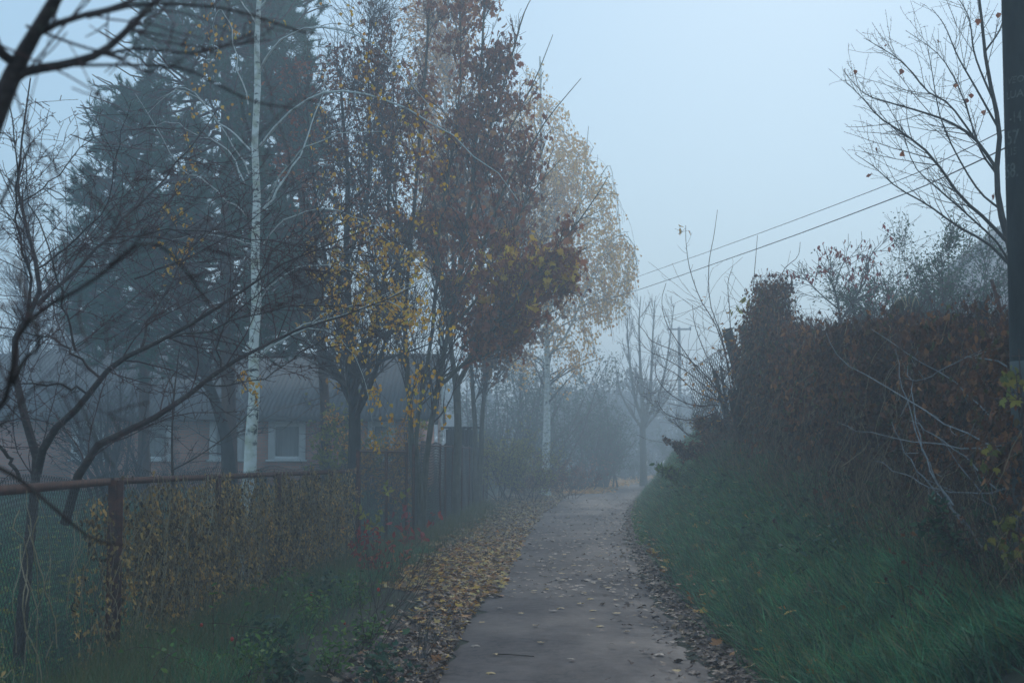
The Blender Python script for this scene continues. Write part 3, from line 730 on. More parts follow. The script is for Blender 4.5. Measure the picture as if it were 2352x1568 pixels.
# --- C: near birch with arching shoots
by = 18.0
EV = [(300, -60), (980, -60), (1260, 400), (1100, 1040), (600, 1060), (420, 800), (240, 400)]
bt, blv, _ = tree('birch_tree', 'slender white birch with pale arching branches rising behind the rusty fence', 'tree',
     [([(570, 1140, by), (574, 1080, by), (577, 1000, by), (584, 910, by), (582, 800, by), (589, 700, by), (586, 580, by), (590, 450, by), (585, 330, by), (592, 200, by), (590, 100, by), (595, 0, by), (592, -160, by), (600, -400, by)], .092, .022)],
     [([(597, 165, by), (625, 120, 17.8), (665, 82, 17.6), (725, 64, 17.4), (800, 75, 17.2), (870, 115, 17), (940, 190, 16.9), (1000, 260, 16.8)], .020, .004),
      ([(598, 335, by), (640, 285, 17.8), (690, 238, 17.5), (740, 215, 17.2), (800, 209, 17), (860, 222, 16.8), (920, 245, 16.6), (990, 283, 16.4), (1060, 330, 16.2), (1130, 388, 16), (1190, 460, 15.9)], .022, .004),
      ([(605, 480, by), (650, 420, 18.2), (690, 350, 18.4), (715, 290, 18.6), (738, 225, 18.8), (755, 170, 19)], .017, .004),
      ([(612, 470, by), (650, 395, 17.8), (690, 350, 17.6), (740, 320, 17.4), (820, 303, 17.2), (900, 305, 17)], .012, .003),
      ([(575, 345, by), (530, 300, 18.2), (500, 280, 18.4), (450, 215, 18.6), (400, 205, 18.8), (340, 260, 19)], .012, .003),
      ([(572, 400, by), (525, 320, 17.8), (480, 250, 17.6), (440, 215, 17.4), (400, 210, 17.2), (360, 230, 17)], .010, .003),
      ([(570, 500, by), (530, 470, 17.8), (470, 415, 17.6), (420, 390, 17.4), (360, 300, 17.2), (310, 215, 17)], .012, .003),
      ([(562, 420, by), (520, 340, 18.2), (450, 310, 18.3), (400, 280, 18.4), (340, 290, 18.6)], .010, .003),
      ([(590, 830, by), (640, 785, 17.6), (700, 752, 17.2), (790, 725, 16.8), (880, 690, 16.4), (960, 655, 16)], .014, .004),
      ([(595, 815, by), (670, 760, 18), (720, 735, 18), (810, 700, 18), (900, 670, 18), (950, 650, 18)], .012, .003),
      ([(570, 240, by), (545, 150, 18), (530, 60, 18), (500, 20, 18), (492, 80, 18)], .010, .003),
      ([(590, 560, by), (560, 555, 18), (480, 540, 18), (420, 545, 18), (360, 570, 18)], .009, .003),
      ([(592, 60, by), (560, 10, 18), (520, -40, 18), (460, -60, 18.2)], .012, .003),
      ([(594, 20, by), (650, -40, 18), (740, -80, 17.8), (840, -60, 17.6)], .014, .004),
      ([(700, 752, 17.2), (770, 770, 17), (820, 830, 16.9), (845, 910, 16.8), (855, 980, 16.8)], .006, .002),
      ([(880, 690, 16.4), (940, 720, 16.3), (980, 780, 16.2), (990, 850, 16.2)], .006, .002),
      ([(585, 840, by), (560, 850, 17.8), (550, 890, 17.7), (560, 930, 17.7)], .005, .002),
      ([(590, 700, by), (640, 640, 17.8), (720, 610, 17.6), (800, 620, 17.4), (850, 660, 17.2)], .009, .003),
      ([(605, 560, by), (660, 500, 17.8), (740, 480, 17.6), (830, 500, 17.5), (900, 560, 17.4)], .009, .003)],
     [dict(src=[-2], K=190, L=(.5, 1.5), ang=(20, 60), npt=8, up=-.16, wob=.06, rr=.4, rtip=.0022, t=(.35, 1), rmax=.005, env=EV),
      dict(src=[0], K=650, L=(.2, .7), ang=(15, 50), npt=6, up=-.28, wob=.06, rr=.6, rtip=.0018, rmax=.003, env=EV)],
     bark='bark_birch', limbmat='shoot_pale', twig='twig_red', sides=16, wob=.013,
     foliage=[dict(src=[0, 1], n=3000, tm=[T_BIRCH], size=(.032, .066), mat='leaf_birch', mode='hang', t=(.3, 1), jit=.03, clump=1100, thin=(470, .32), name='leaves',
                   env=[(430, -60), (950, -60), (1050, 300), (1090, 1040), (620, 1080), (440, 820), (360, 520), (420, 300)])])

# --- pines
def pine(label, trunk, Yc, nb, ztop, zlow, env, rad, tufts, dead=60):
    P, r = limb(trunk[0], trunk[1], trunk[2])
    b = P[0]; z0 = float(H(b[0], b[1]))
    e = thing('pine_tree', label, 'tree', (b[0], b[1], z0), 'pines in the garden')
    mb = MB(); mb.tubes(np.vstack([[b[0], b[1], z0 - .05], P]), np.concatenate([[r[0] * 1.1], r]), 12); mb.build('trunk', M['bark_pine'], e, True)
    # boughs
    zs = rs.uniform(zlow, ztop, nb)
    tx = np.interp(zs, P[:, 2], P[:, 0]); ty = np.interp(zs, P[:, 2], P[:, 1])
    az = rs.uniform(0, 2 * PI, nb)
    Lb = rad * rs.uniform(.6, 1.1, nb) * np.interp(zs, [zlow, (zlow + ztop) * .45, ztop], [.9, 1.0, .75])
    n = 8; u = np.linspace(0, 1, n)
    B = np.zeros((nb, n, 3))
    rise = rs.uniform(-.15, .35, nb)
    B[:, :, 0] = tx[:, None] + np.cos(az)[:, None] * Lb[:, None] * u
    B[:, :, 1] = ty[:, None] + np.sin(az)[:, None] * Lb[:, None] * u
    B[:, :, 2] = zs[:, None] + Lb[:, None] * (rise[:, None] * u - .25 * u + .35 * u * u)
    B[:, 1:] += rs.randn(nb, n - 1, 3) * .06
    m = inside(env, B[:, 5]); B = B[m]
    RB = np.linspace(.045, .012, n)[None].repeat(len(B), 0)
    L1 = sprout([(B, RB)], len(B) * 12, (.5, 1.3), (25, 60), 6, up=.05, wob=.1, t=(.25, 1), rr=.5, rtip=.006, env=env)
    L2 = sprout([L1], len(L1[0]) * 3, (.2, .5), (20, 55), 4, up=.1, wob=.12, t=(.3, 1), rr=.7, rtip=.004, env=env)
    dz = [(P[None, :, :], r[None])]
    D1 = sprout(dz, dead, (.4, 1.6), (60, 95), 6, up=-.03, wob=.12, t=(.05, .5), rr=.2, rtip=.004, rmax=.02)
    D2 = sprout([D1], dead * 4, (.2, .7), (30, 70), 4, wob=.15, rr=.6, rtip=.003)
    mb = MB(); mb.tubes(B, RB, 5); mb.tubes(*L1, 3); mb.tubes(*L2, 3); mb.tubes(*D1, 3); mb.tubes(*D2, 3)
    mb.build('branches', M['bark_pine'], e)
    # needle tufts at twig ends
    src = [L2, L1]
    P2 = np.concatenate([L2[0][:, -1], L2[0][:, 2], L1[0][:, -1], L1[0][:, 4]])
    D = np.concatenate([L2[0][:, -1] - L2[0][:, -2], L2[0][:, 2] - L2[0][:, 1], L1[0][:, -1] - L1[0][:, -2], L1[0][:, 4] - L1[0][:, 3]])
    k = min(tufts, len(P2)); ci = rs.choice(len(P2), k, replace=False); P2 = P2[ci]; D = D[ci] / (np.linalg.norm(D[ci], axis=1, keepdims=True) + 1e-9)
    nn = 34
    pos = P2.repeat(nn, 0) + D.repeat(nn, 0) * rs.uniform(-.16, .04, (k * nn, 1)); dd = D.repeat(nn, 0) * .8 + rs.randn(k * nn, 3) * .55 + np.array([0, 0, .15])
    dd /= np.linalg.norm(dd, axis=1, keepdims=True)
    x = np.cross(dd, rs.randn(k * nn, 3)); x /= np.linalg.norm(x, axis=1, keepdims=True) + 1e-9
    Mx = np.stack([x, dd, np.cross(x, dd)], 2)
    Ln = rs.uniform(.09, .17, k * nn)
    mb = MB(); mb.inst(T_NEEDLE[0], T_NEEDLE[1], pos, Mx, np.stack([np.full(k * nn, .013), Ln, Ln], 1))
    mb.build('foliage', M['needle'], e)
E1 = [(330, -80), (300, 60), (262, 170), (270, 300), (250, 420), (200, 560), (150, 700), (130, 860), (420, 890), (600, 860), (740, 800), (760, 420), (760, -80)]
pine('tall dark green pine with a reddish trunk standing right behind the white birch', ([(527, 1100, 32), (525, 900, 32), (521, 600, 32), (519, 300, 32), (517, 0, 32), (516, -150, 32)], .19, .07), 32, 190, 14.5, 3.3, E1, 3.5, 9500)
E2 = [(195, 215), (240, 190), (330, 160), (420, 100), (500, 300), (500, 800), (200, 850), (100, 700), (90, 520), (150, 430), (190, 330)]
pine('leftmost pine with feathery boughs against the sky above the house', ([(330, 1080, 37), (332, 800, 37), (336, 500, 37), (340, 250, 37), (345, 120, 37)], .16, .05), 37, 135, 11.6, 3.4, E2, 2.8, 6000, 30)
E3 = [(540, -80), (540, 300), (560, 760), (760, 760), (800, 500), (770, 300), (720, 100), (700, -80)]
pine('pine crown filling the gap between the birch and the brown leaved trees', ([(752, 1080, 35), (738, 800, 35), (700, 500, 35), (655, 200, 35), (650, -100, 35)], .13, .06), 35, 105, 14, 3.6, E3, 2.4, 4000, 40)

# --- leaning trunk beside the pine (broadleaf, bare)
tree('leaning_tree', 'dark bare tree leaning left in front of the brick house wall', 'tree',
     [([(528, 1090, 30), (520, 1010, 30), (497, 930, 29.8), (470, 860, 29.6), (445, 800, 29.4), (425, 730, 29.2), (400, 600, 29), (390, 480, 29)], .15, .03)],
     [([(470, 860, 29.6), (500, 780, 29.4), (520, 690, 29.2), (560, 600, 29)], .05, .012), ([(430, 760, 29.3), (370, 690, 29), (300, 640, 28.8), (240, 560, 28.6)], .045, .01)],
     [dict(K=70, L=(.8, 2.2), ang=(25, 60), npt=7, up=.05, wob=.1, rr=.4, rtip=.006, t=(.3, 1)), dict(K=420, L=(.3, 1.0), ang=(25, 60), npt=5, wob=.12, rr=.6, rtip=.004)], bark='bark_dark')

# --- garden tree with dark trunk left of the maples
oe = [(600, 60), (700, -40), (1000, -40), (1060, 300), (1060, 800), (960, 900), (680, 850), (620, 500)]
tree('oak_tree', 'dark trunked tree with rough bark and ascending limbs just left of the tall wire fence', 'tree',
     [([(812, 1100, 26), (815, 1000, 26), (812, 900, 26), (805, 800, 26), (800, 700, 26), (795, 560, 26), (800, 420, 26), (790, 300, 26), (780, 160, 26)], .135, .02)],
     [([(815, 960, 26), (845, 900, 25.7), (870, 830, 25.4), (900, 740, 25), (930, 620, 24.8), (950, 480, 24.6)], .06, .012),
      ([(812, 930, 26), (790, 880, 26.2), (750, 820, 26.4), (700, 760, 26.6), (660, 680, 26.8)], .05, .012),
      ([(808, 860, 26), (850, 780, 26.3), (880, 660, 26.6), (890, 500, 26.9), (900, 340, 27), (905, 180, 27)], .055, .012),
      ([(800, 760, 26), (760, 650, 25.8), (730, 500, 25.6), (715, 350, 25.5), (700, 200, 25.5)], .055, .012),
      ([(797, 600, 26), (840, 480, 26.2), (850, 330, 26.4), (845, 150, 26.5), (850, 30, 26.5)], .04, .01),
      ([(870, 830, 25.4), (900, 820, 25), (960, 800, 24.6), (1010, 780, 24.2)], .03, .008)],
     [dict(K=240, L=(.9, 2.4), ang=(20, 50), npt=7, up=.09, wob=.09, rr=.4, rtip=.006, t=(.1, 1), env=oe),
      dict(K=2600, L=(.4, 1.2), ang=(20, 55), npt=6, up=.03, wob=.11, rr=.6, rtip=.004, env=oe),
      dict(K=6000, L=(.12, .5), ang=(25, 65), npt=4, wob=.12, rr=.7, rtip=.003, env=oe)],
     bark='bark_dark', foliage=[
      dict(src=[1, 2], n=5200, tm=T_CR, size=(.06, .12), mat='leaf_brown', clump=1300, jit=.07, env=[(600, 150), (900, 60), (1000, 300), (900, 600), (640, 520)]),
      dict(src=[1, 2], n=700, tm=[T_BIRCH] + T_MAPLE, size=(.07, .12), mat='leaf_birch', clump=150, name='yellow_leaves', env=[(640, 480), (980, 480), (1000, 900), (700, 900)])])

# --- brown-leaved maple leaning over the lane (multi stem, in front of the fence)
me_ = [(800, -80), (1180, -80), (1215, 90), (1270, 250), (1285, 330), (1230, 470), (1350, 450), (1400, 400), (1410, 480), (1350, 560), (1350, 680), (1300, 740), (1230, 780), (1170, 850), (1080, 870), (960, 900), (840, 760), (820, 300)]
brown_env = [(760, -20), (880, -80), (1100, -80), (1160, 60), (1215, 180), (1275, 280), (1240, 340), (1265, 430), (1300, 480), (1352, 520), (1354, 650), (1335, 720), (1250, 760), (1180, 860), (1090, 840), (1040, 700), (980, 560), (820, 500), (760, 300)]
tree('maple_tree', 'many stemmed maple with withered brown leaves leaning out over the lane', 'tree',
     [([(962, 1240, 27.5), (958, 1150, 27.5), (946, 1050, 27.5), (942, 940, 27.5), (935, 840, 27.5), (930, 700, 27.5), (950, 500, 27.5), (965, 300, 27.5), (985, 60, 27.5), (990, -150, 27.5)], .075, .02)],
     [([(970, 1235, 27.6), (975, 1100, 27.4), (988, 990, 27.2), (1005, 890, 27), (1030, 760, 26.8), (1060, 600, 26.6), (1085, 420, 26.4), (1100, 240, 26.3), (1110, 60, 26.2), (1120, -120, 26)], .07, .015),
      ([(966, 1230, 27.4), (966, 1120, 27.2), (955, 1000, 27), (975, 880, 26.8), (1000, 700, 26.6), (1010, 520, 26.5), (1040, 340, 26.5), (1060, 150, 26.5), (1050, -60, 26.5)], .055, .014),
      ([(1005, 890, 27), (1060, 840, 26.6), (1130, 760, 26.2), (1190, 680, 25.8), (1260, 590, 25.4), (1320, 520, 25.2), (1370, 450, 25), (1397, 405, 25)], .04, .006),
      ([(1030, 760, 26.8), (1100, 680, 26.5), (1160, 580, 26.2), (1200, 480, 26), (1240, 420, 25.8), (1290, 365, 25.6)], .035, .006),
      ([(1045, 680, 26.7), (1110, 560, 26.3), (1160, 430, 26), (1210, 350, 25.8), (1260, 270, 25.6), (1335, 180, 25.4)], .035, .006),
      ([(1060, 560, 26.6), (1110, 420, 26.8), (1170, 300, 27), (1230, 180, 27.2), (1270, 80, 27.4)], .03, .006),
      ([(1085, 420, 26.4), (1130, 280, 26.4), (1170, 150, 26.4), (1200, 40, 26.4), (1235, -30, 26.4)], .03, .006),
      ([(1060, 800, 26.7), (1130, 740, 26.3), (1210, 690, 26), (1280, 660, 25.8), (1330, 680, 25.6)], .03, .006),
      ([(1010, 870, 27), (1080, 830, 26.7), (1150, 800, 26.4), (1210, 780, 26.1)], .025, .006),
      ([(950, 600, 27.5), (900, 450, 27.3), (870, 300, 27.1), (860, 120, 27)], .035, .008)],
     [dict(K=230, L=(.8, 2.0), ang=(18, 45), npt=7, up=.10, wob=.07, rr=.4, rtip=.006, t=(.2, 1), env=me_),
      dict(src=[0, -2], K=1500, L=(.35, 1.1), ang=(20, 50), npt=6, up=.07, wob=.09, rr=.6, rtip=.004, env=me_),
      dict(K=3400, L=(.1, .4), ang=(25, 60), npt=4, up=.03, wob=.1, rr=.7, rtip=.003, env=me_)],
     bark='bark_grey', twig='twig_dark', foliage=[
      dict(src=[1, 2], n=11500, tm=T_CR + T_MAPLE[:1], size=(.07, .15), mat='leaf_brown', jit=.085, clump=2000, thin=(480, .5), mode='hang', env=brown_env),
      dict(src=[1, 2], n=2600, tm=T_MAPLE, size=(.10, .17), mat='leaf_yellow', jit=.08, clump=260, name='yellow_leaves', env=[(1120, 540), (1260, 540), (1345, 640), (1335, 700), (1250, 640), (1200, 730), (1080, 730), (1060, 620)])])

# --- more trunks in the row beside the lane
e2 = [(930, 100), (1250, 60), (1320, 300), (1330, 800), (1200, 880), (960, 880)]
tree('maple_tree', 'straight smooth pale trunk rising alone right beside the fence, third trunk group from the house', 'tree',
     [([(1047, 1200, 34), (1048, 1120, 34), (1052, 1000, 34), (1049, 900, 34), (1046, 860, 34)], .105, .085)],
     [([(1046, 870, 34), (1035, 780, 34), (1040, 620, 34), (1050, 450, 34), (1045, 250, 34)], .075, .015), ([(1052, 880, 34), (1085, 820, 33.7), (1120, 740, 33.4), (1160, 620, 33.2), (1190, 470, 33)], .07, .012),
      ([(1085, 820, 33.7), (1140, 760, 33.4), (1200, 700, 33.2)], .035, .01)],
     [dict(src=[-2], K=90, L=(1, 2.6), ang=(20, 50), npt=7, up=.1, wob=.08, rr=.4, rtip=.007, env=e2), dict(K=700, L=(.4, 1.3), ang=(20, 50), npt=6, up=.05, wob=.1, rr=.6, rtip=.005, env=e2), dict(K=1100, L=(.2, .6), ang=(20, 60), npt=4, wob=.1, rr=.6, rtip=.004, env=e2)],
     bark='bark_grey', foliage=[dict(src=[1, 2], n=1700, tm=T_MAPLE + T_CR, size=(.08, .15), mat='leaf_oakbrown', jit=.1, clump=700, mode='hang', env=e2)], group='maples beside the lane')
e3 = [(1060, 120), (1250, 120), (1350, 420), (1360, 700), (1220, 880), (1080, 880)]
tree('maple_tree', 'pair of slim trunks forking from one foot farthest along the fence row', 'tree',
     [([(1096, 1170, 42), (1092, 1080, 42), (1091, 980, 42), (1086, 900, 42), (1084, 800, 42), (1110, 600, 42), (1120, 400, 42)], .10, .03)],
     [([(1097, 1160, 42), (1104, 1060, 42), (1108, 960, 42), (1116, 880, 42), (1140, 760, 42), (1180, 600, 42), (1210, 420, 42)], .10, .02)],
     [dict(K=90, L=(1, 3.0), ang=(20, 55), npt=7, up=.08, wob=.08, rr=.35, rtip=.008, env=e3), dict(K=800, L=(.5, 1.6), ang=(20, 50), npt=6, up=.05, wob=.1, rr=.6, rtip=.006, env=e3)],
     bark='bark_grey', foliage=[dict(src=[1], n=2300, tm=T_MAPLE + T_CR, size=(.10, .17), mat='leaf_oakbrown', jit=.14, clump=700, mode='hang', env=e3)], group='maples beside the lane')
e4 = [(840, -120), (1180, -120), (1240, 120), (1260, 380), (1200, 600), (960, 620), (860, 300)]
tree('birch_tree', 'tall hazy birch with orange leaves seen behind the top of the brown maple', 'tree',
     [([(1010, 1060, 50), (1015, 800, 50), (1018, 500, 50), (1025, 200, 50), (1030, -100, 50)], .09, .04)], (),
     [dict(K=110, L=(2, 4.5), ang=(25, 50), npt=8, up=.03, wob=.07, rr=.4, rtip=.01, t=(.3, 1), env=e4), dict(K=1100, L=(.8, 2.2), ang=(20, 50), npt=6, up=-.12, wob=.08, rr=.6, rtip=.006, env=e4)],
     bark='bark_birch', twig='twig_grey', foliage=[dict(src=[0, 1], n=9000, tm=[T_BIRCH], size=(.09, .15), mat='leaf_orange', jit=.15, clump=700, mode='hang', env=e4)])

# --- the far yellow weeping birch
Yb = 58
we = [(1180, 150), (1230, 120), (1275, 210), (1330, 290), (1385, 370), (1430, 500), (1475, 570), (1470, 700), (1430, 760), (1380, 850), (1320, 900), (1290, 960), (1190, 960), (1140, 880), (1120, 500), (1140, 250)]
we2 = [(1180, 150), (1230, 120), (1275, 210), (1330, 290), (1385, 370), (1430, 500), (1475, 570), (1470, 650), (1420, 720), (1390, 760), (1340, 900), (1295, 940), (1278, 820), (1230, 800), (1225, 900), (1200, 880), (1140, 780), (1120, 500), (1140, 250)]
tree('birch_tree', 'golden weeping birch with a white trunk fading into the fog left of the bend', 'tree',
     [([(1254, 1075, Yb), (1256, 980, Yb), (1257, 880, Yb), (1256, 760, Yb), (1250, 600, Yb), (1245, 420, Yb), (1242, 250, Yb), (1240, 130, Yb)], .17, .03)],
     [([(1257, 820, Yb), (1300, 770, 57.5), (1340, 680, 57), (1380, 590, 56.5), (1420, 540, 56), (1455, 560, 55.5), (1465, 640, 55)], .06, .012),
      ([(1254, 740, Yb), (1290, 620, 57.5), (1330, 480, 57), (1345, 360, 56.5), (1352, 290, 56)], .07, .012),
      ([(1252, 660, Yb), (1300, 520, 58.5), (1370, 420, 59), (1400, 380, 59), (1412, 440, 59)], .05, .01),
      ([(1250, 640, Yb), (1210, 520, 58.3), (1180, 380, 58.5), (1170, 250, 58.7)], .06, .01),
      ([(1256, 780, Yb), (1210, 700, 57.5), (1170, 640, 57), (1150, 640, 56.8)], .05, .01),
      ([(1256, 760, Yb), (1310, 700, 58), (1360, 640, 58.3), (1390, 650, 58.5)], .05, .01)],
     [dict(K=260, L=(1.2, 3.6), ang=(20, 55), npt=9, up=-.05, wob=.05, rr=.4, rtip=.01, t=(.2, 1), env=we),
      dict(K=1300, L=(1.0, 3.6), ang=(15, 60), npt=9, up=-.42, wob=.03, rr=.5, rtip=.006, rmax=.014, lw=.2, env=we)],
     bark='bark_birch', limbmat='bark_birch', twig='twig_grey', sides=14,
     foliage=[dict(src=[0, 1], n=12500, tm=[T_BIRCH], size=(.08, .15), mat='leaf_birch_far', jit=.10, clump=800, mode='hang', t=(.1, 1), env=we2)])

# --- far bare tree, and misty masses beyond the bend
def bare_far(label, px, Y, top, r, env, K=(70, 700, 1500), seed=0, mat='bark_grey', up=.12, sz=1.0):
    x0, y0 = px
    hgt = (y0 - top)
    tree('bare_tree', label, 'tree',
         [([(x0, y0, Y), (x0 - 4, y0 - .25 * hgt, Y), (x0 + 2, y0 - .5 * hgt, Y), (x0 - 3, y0 - .8 * hgt, Y), (x0, top, Y)], r, r * .2)],
         [([(x0, y0 - .2 * hgt, Y), (x0 + .12 * hgt, y0 - .38 * hgt, Y), (x0 + .17 * hgt, y0 - .65 * hgt, Y), (x0 + .2 * hgt, y0 - .85 * hgt, Y)], r * .5, r * .12),
          ([(x0, y0 - .24 * hgt, Y), (x0 - .10 * hgt, y0 - .42 * hgt, Y), (x0 - .14 * hgt, y0 - .7 * hgt, Y), (x0 - .13 * hgt, y0 - .92 * hgt, Y)], r * .5, r * .12)],
         [dict(K=K[0], L=(1.2 * sz, 3.2 * sz), ang=(20, 50), npt=7, up=up, wob=.07, rr=.4, rtip=.015, t=(.15, 1), env=env), dict(K=K[1], L=(.6 * sz, 1.8 * sz), ang=(20, 50), npt=6, up=up * .6, wob=.08, rr=.6, rtip=.010, env=env),
          dict(K=K[2], L=(.3 * sz, .9 * sz), ang=(20, 55), npt=4, up=.03, wob=.1, rr=.7, rtip=.008, env=env)], bark=mat, twig='twig_grey' if mat == 'bark_grey' else 'twig_dark')
lone = [(1440, 650), (1540, 650), (1575, 760), (1590, 900), (1560, 1000), (1410, 1000), (1405, 850), (1420, 740)]
tree('bare_tree', 'bare tree with upswept branches standing alone in the fog at the bend of the lane', 'tree',
     [([(1478, 1088, 78), (1477, 1040, 78), (1476, 990, 78), (1478, 960, 78)], .2, .15)],
     [([(1478, 965, 78), (1460, 920, 78), (1450, 860, 78), (1442, 780, 78), (1440, 710, 78)], .13, .02), ([(1478, 962, 78), (1474, 900, 78), (1470, 820, 78), (1468, 740, 78), (1472, 680, 78)], .14, .02),
      ([(1480, 965, 78), (1492, 910, 78), (1497, 840, 77.5), (1500, 760, 77), (1504, 690, 77)], .13, .02), ([(1482, 970, 78), (1508, 920, 78.4), (1528, 850, 78.8), (1540, 770, 79), (1548, 700, 79)], .11, .02),
      ([(1478, 985, 78), (1515, 940, 77.6), (1548, 890, 77.3), (1570, 820, 77)], .09, .015), ([(1476, 985, 78), (1445, 940, 78.4), (1422, 890, 78.8), (1412, 820, 79)], .09, .015)],
     [dict(src=[-2], K=110, L=(.8, 2.4), ang=(18, 45), npt=7, up=.12, wob=.05, rr=.4, rtip=.014, t=(.1, 1), env=lone), dict(K=500, L=(.4, 1.3), ang=(20, 45), npt=5, up=.08, wob=.06, rr=.6, rtip=.010, env=lone)],
     bark='bark_grey', limbmat='bark_grey', twig='twig_dark')

def dense(name, label, cat, px, Y, w, h, n, mat, size, tm=None, twigs=500, stemcol='twig_dark', r=.05, gap=.0, dz=0.0):
    """bushy multi-stem shrub / tree. w,h in metres; px = pixel of the base"""
    b = at(px[0], px[1], Y); z0 = float(H(b[0], b[1])) + dz
    e = thing(name, label, cat, (b[0], b[1], z0))
    k = max(6, int(w * 5))
    P = np.zeros((k, 8, 3)); P[:, 0] = [b[0], b[1], z0 - .03]; P[:, 0, 0] += rs.randn(k) * w * .10; P[:, 0, 1] += rs.randn(k) * w * .10
    d = np.stack([rs.randn(k) * .45 * w / h, rs.randn(k) * .45 * w / h, np.ones(k)], 1)
    L = h * rs.uniform(.6, 1, k)
    for j in range(1, 8):
        d = d + rs.randn(k, 3) * .09; P[:, j] = P[:, j - 1] + d / np.linalg.norm(d, axis=1, keepdims=True) * (L / 7)[:, None]
    Rr = np.linspace(r, r * .15, 8)[None].repeat(k, 0)
    env = None
    A = sprout([(P, Rr)], k * 12, (h * .12, h * .4), (20, 60), 6, up=.08, wob=.1, rr=.5, rtip=.004)
    B = sprout([A], twigs, (h * .06, h * .2), (20, 60), 4, up=.03, wob=.12, rr=.6, rtip=.003)
    mb = MB(); mb.tubes(P, Rr, 5); mb.tubes(*A, 3); mb.tubes(*B, 3)
    mb.build('stem', M[stemcol], e)
    if n:
        pos = along([A, B], n, (.2, 1), h * .02, max(30, int(twigs * (1 - gap))))
        mb = MB(); leaves(mb, pos, tm or [T_OVAL], size); mb.build('foliage', M[mat], e)
    return e
dense('evergreen_bush', 'dark bluish leafy tree under the golden birch where the lane bends', 'tree', (1370, 1080), 74, 5.0, 5.6, 5500, 'leaf_green_dk', (.08, .16), twigs=2200, r=.06)
dense('evergreen_bush', 'dark bluish tree mass behind the white trunk of the golden birch', 'tree', (1195, 1085), 70, 7.5, 7.4, 9000, 'leaf_green_dk', (.09, .17), twigs=2600, r=.06)
dense('bush', 'misty bare thicket below the dark tree at the bend', 'shrub', (1325, 1090), 68, 3.6, 2.1, 700, 'leaf_brown', (.07, .12), twigs=1000, stemcol='twig_grey', r=.03)
dense('bush', 'grey shrub at the foot of the lone bare tree', 'shrub', (1450, 1092), 96, 5, 2.6, 900, 'leaf_green_dk', (.08, .14), twigs=1200, stemcol='twig_grey', r=.03)
dense('bush', 'faint fogbound shrub behind the bend, right of the lone bare tree', 'shrub', (1560, 1092), 95, 8, 4.0, 4000, 'leaf_green_dk', (.1, .18), twigs=2500, stemcol='twig_grey', r=.03)
dense('bush', 'reddish twiggy shrub on the verge right of the white trunk', 'shrub', (1300, 1095), 55, 2.4, 1.7, 600, 'leaf_brown', (.05, .09), twigs=2200, stemcol='twig_red', r=.012)
dense('bush', 'olive leaved thicket behind the last slim trunks', 'shrub', (1185, 1105), 50, 3.4, 3.0, 4500, 'leaf_yg', (.05, .10), twigs=2200, stemcol='twig_dark', r=.02, gap=.3)
dense('bush', 'brown twiggy undergrowth between the slim trunks and the white trunk', 'shrub', (1225, 1110), 53, 2.4, 2.2, 1500, 'leaf_oakbrown', (.05, .09), twigs=2000, stemcol='twig_red', r=.012)
dense('bush', 'yellow leaved shrub in the garden right of the brightest window', 'shrub', (820, 1090), 34, 2.2, 2.7, 1500, 'leaf_yg', (.06, .11), twigs=900, stemcol='twig_grey', r=.015, gap=.5, tm=T_MAPLE)
dense('bush', 'brown leaved garden shrub behind the tall wire fence', 'shrub', (870, 1120), 29, 1.8, 2.6, 1900, 'leaf_orange', (.05, .09), twigs=900, stemcol='twig_grey', r=.012, gap=.5)
dense('bush', 'bare twiggy bush below the second house window from the left', 'shrub', (415, 1095), 40, 1.8, 1.6, 150, 'leaf_brown', (.04, .06), twigs=1300, stemcol='twig_dark', r=.012)
dense('bush', 'dark evergreen shrub below the sill of the rightmost big window', 'shrub', (600, 1095), 38, 1.4, .9, 1500, 'leaf_green_dk', (.04, .08), twigs=700, stemcol='twig_dark', r=.01)
dense('garden_tree', 'hazy young tree with thin stem standing before the leftmost windows', 'tree', (262, 1090), 36, 3.2, 4.4, 300, 'leaf_green_dk', (.05, .09), twigs=1300, stemcol='twig_dark', r=.05)
bare_far('pale bare tree in the fog at the left edge behind the cherry tree', (60, 1090), 57, 420, .2, [(-200, 380), (160, 420), (230, 600), (240, 1000), (-200, 1000)], K=(90, 1100, 2200), mat='bark_dark')
bare_far('far bare tree in the fog between the two pines and the house', (205, 1090), 62, 560, .18, [(60, 520), (330, 520), (360, 1000), (60, 1000)], K=(70, 800, 1200), mat='bark_dark')
tree('sapling', 'thin bare sapling with a dark stem before the second house window', 'sapling',
     [([(397, 1120, 14), (395, 1020, 14), (398, 930, 14), (405, 860, 14), (412, 800, 14)], .014, .004)], [([(394, 1080, 14), (450, 1050, 13.8), (520, 1000, 13.6), (600, 920, 13.4)], .008, .003), ([(396, 1100, 14), (350, 1090, 14), (345, 1040, 14)], .006, .002), ([(400, 900, 14), (365, 800, 14), (362, 770, 14)], .005, .002)],
     [dict(K=30, L=(.2, .6), ang=(20, 50), npt=5, wob=.08, rr=.4, rtip=.0018)], bark='twig_dark')

